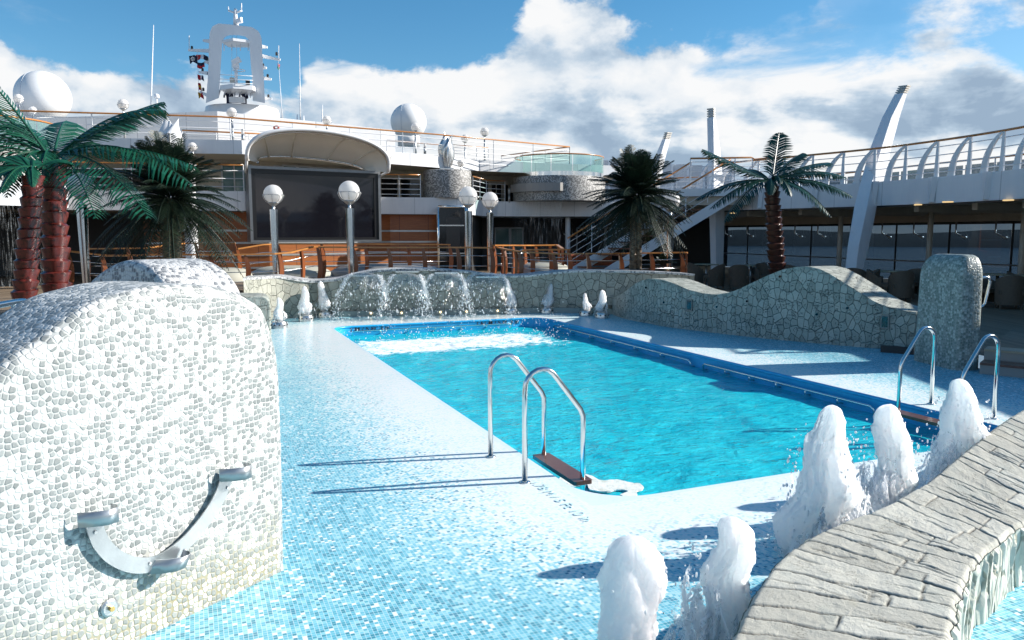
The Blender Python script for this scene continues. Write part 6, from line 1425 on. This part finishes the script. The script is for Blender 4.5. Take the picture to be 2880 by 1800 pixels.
    if nozzle:
        nb = obj('nozzle', MB().lathe([(.17, 0), (.175, .07), (.15, .13), (.09, .155), (.0001, .16)], (0, 0, 0), 24), STEEL, None, True, 40); nb.parent = t_
        for k in range(10):
            a = 2 * math.pi * k / 10; h_ = obj('nozzle_hole', MB().tube([(.155 * math.cos(a), .155 * math.sin(a), .075), (.180 * math.cos(a), .180 * math.sin(a), .075)], .016, 8), DARK, None); h_.parent = nb
    # churned foam on the water round the foot
    mb = MB(); n = 60; vs = [Vector((0, 0, .010))]; rb = rad(.02) * H
    for k in range(n): a = 2 * math.pi * k / n; rr = rb * (1.25 + .5 * fbm((math.cos(a) * 2.2 + sd_, math.sin(a) * 2.2, 4), 4)); vs.append(Vector((rr * math.cos(a), rr * math.sin(a), .006)))
    f_ = obj('foot_foam', mb.add(vs, [(0, k + 1, (k + 1) % n + 1) for k in range(n)]), FOAM, None, True); f_.parent = t_
    return t_
def jet_at(u, vbase, vtop, prof, label, seed, z=0.0, **kw):
    b = G(u, vbase, 0); top = D(u, vtop, b.y); return jet(b, top.z, prof, label, seed, **kw)
GJ = 'white foaming fountain jets near the stone seat wall'
DOME = [(.30, 0), (.285, .12), (.27, .3), (.265, .45), (.245, .6), (.20, .74), (.145, .87), (.10, .95), (.045, .99), (.004, 1.0)]
SKIRT = [(.38, 0), (.33, .1), (.29, .25), (.265, .4), (.25, .55), (.225, .68), (.175, .8), (.13, .92), (.085, .98), (.004, 1.0)]
BELL = [(.31, 0), (.29, .08), (.275, .2), (.265, .35), (.25, .5), (.215, .64), (.17, .78), (.13, .9), (.085, .975), (.004, 1.0)]
THIN = [(.23, 0), (.215, .15), (.205, .35), (.195, .5), (.185, .65), (.175, .78), (.15, .9), (.09, .97), (.004, 1.0)]
jet_at(1762, 1890, 1502, [(.245, 0), (.25, .2), (.245, .35), (.25, .5), (.235, .64), (.20, .78), (.16, .9), (.10, .97), (.004, 1)], 'thick smooth white jet, nearest the camera at the bottom of the picture', 3, mat=FOAMSOLID, group=GJ, drops=16, lobes=0, strands=0, fold=.08, wide=.88, sway=.05, veil=0)
jet_at(2008, 1850, 1457, [(.21, 0), (.20, .2), (.19, .4), (.175, .6), (.15, .78), (.14, .9), (.10, .97), (.004, 1)], 'white jet with a torn skirt beside the near end of the stone seat wall', 8, group=GJ, drops=200, wide=.72, lobes=3)
jet_at(2312, 1555, 1136, SKIRT, 'widest ragged white jet with falling streams in the middle of the row', 5, group=GJ, drops=420, wide=.53, lobes=3, strands=44, veil=.72)
jet_at(2478, 1470, 1136, THIN, 'narrow twin headed white jet between two wider ones', 12, group=GJ, drops=200, wide=.65, lobes=3)
jet_at(2688, 1395, 1066, BELL, 'bell shaped white jet in front of the right ladder', 17, group=GJ, drops=320, wide=.63, lobes=3)
GN = 'small fountain jets with round nozzles by the fountain wall'
CONE = [(.08, 0), (.09, .2), (.17, .28), (.22, .42), (.19, .56), (.15, .70), (.13, .84), (.09, .95), (.004, 1)]
for u, vb, vt, lb, sd_ in ((913, 893, 790, 'small jet just left of the waterfall, in front of the shaded wall', 21), (862, 903, 804, 'small jet lit against the sunny wall, second from the left', 22), (786, 922, 836, 'leftmost small jet beside the pebble wall', 23), (1537, 881, 797, 'small bent jet just right of the waterfall', 24), (1648, 888, 824, 'shorter of the two small jets beside the wavy wall', 25), (1693, 894, 815, 'taller of the two small jets beside the wavy wall', 26), (1436, 882, 795, 'small jet seen through the right end of the waterfall', 27)):
    jet_at(u, vb, vt, [(a * .75, b) for a, b in CONE], lb, sd_, nozzle=True, group=GN, seg=40, rowsN=50, drops=30, lobes=1, strands=7, wide=.85, lean=(.12, 0) if u == 1537 else (0, 0))
# ================================================================== waterfall from the spouts
wf = thing('waterfall', 'arching sheets of water falling from the stone fountain wall into the pool', 'waterfall', (-1.7, 18.2, .9))
drops = MB(); R_ = random.Random(4)
def arc(u, w, vx, vy, vz, z0, seed, T=.64):
    q = min(fwpts, key=lambda p: abs(p.x / p.y - ray(u, HZ).x / ray(u, HZ).y)); c = Vector((q.x, q.y - .1, z0)); mb = MB(); NU, NV = 40, 34; vs = []; uv = []
    P_ = {}
    for i in range(NU + 1):
        s_ = (i / NU - .5) * 2
        for j in range(NV + 1):
            t_ = T * j / NV; sp = 1 + .22 * fbm((s_ * 1.6, t_ * 2, seed), 3)
            x = c.x + s_ * w * .42 + (vx * s_) * t_; y = c.y - vy * sp * t_ * (1 - .30 * s_ * s_); z = c.z + vz * (1.35 - .85 * s_ * s_) * t_ - 4.9 * t_ * t_ + .03 * fbm((s_ * 5, t_ * 9, seed + 3), 3) * (t_ / T)
            x += .06 * fbm((s_ * 4, t_ * 6, seed + 9), 3) * t_ / T
            P_[i, j] = Vector((x, y, max(z, -.2))); vs.append(P_[i, j]); uv.append((seed + .0005 + i / NU * .999, j / NV))
    fs = [(i * (NV + 1) + j, (i + 1) * (NV + 1) + j, (i + 1) * (NV + 1) + j + 1, i * (NV + 1) + j + 1) for i in range(NU) for j in range(NV)]
    obj('water_sheet', mb.add(vs, fs, [[uv[k] for k in f] for f in fs]), SHEET, wf, True)
    for k in range(900):
        s_ = R_.choice((-1, 1)) * (1.06 - abs(R_.gauss(0, .20))) if R_.random() < .76 else R_.uniform(-1, 1); t_ = T * (R_.uniform(.08, 1.0) if abs(s_) > .75 else R_.uniform(.5, 1.0)); e = R_.gauss(0, 1)
        x = c.x + s_ * w * .42 + vx * s_ * t_ + .06 * e * t_; y = c.y - vy * t_ * (1 - .3 * s_ * s_) + R_.gauss(0, .16) * t_; z = c.z + vz * (1.35 - .85 * min(1.2, s_ * s_)) * t_ - 4.9 * t_ * t_ + R_.gauss(0, .14) * t_
        if z > -.2: drops.octa((x, y, z), R_.uniform(.004, .012) * (1 if R_.random() < .88 else 2.0), R_.uniform(1, 3))
arc(1030, .75, .75, 1.9, 1.10, .98, 1); arc(1150, .7, .70, 2.0, .95, .98, 2); arc(1265, .75, .75, 2.1, .95, .98, 3); arc(1375, .75, .85, 1.9, .95, .97, 4)
for k in range(700):
    x = R_.uniform(-4.0, 1.2); y = R_.uniform(14.6, 17.6); drops.octa((x, y, abs(R_.gauss(0, .16)) - .2 + (.2 if y > 16.6 else 0)), R_.uniform(.004, .013), R_.uniform(1, 2))
dr = obj('spray_drops', drops, DROP, wf, True); dr['kind'] = 'stuff'
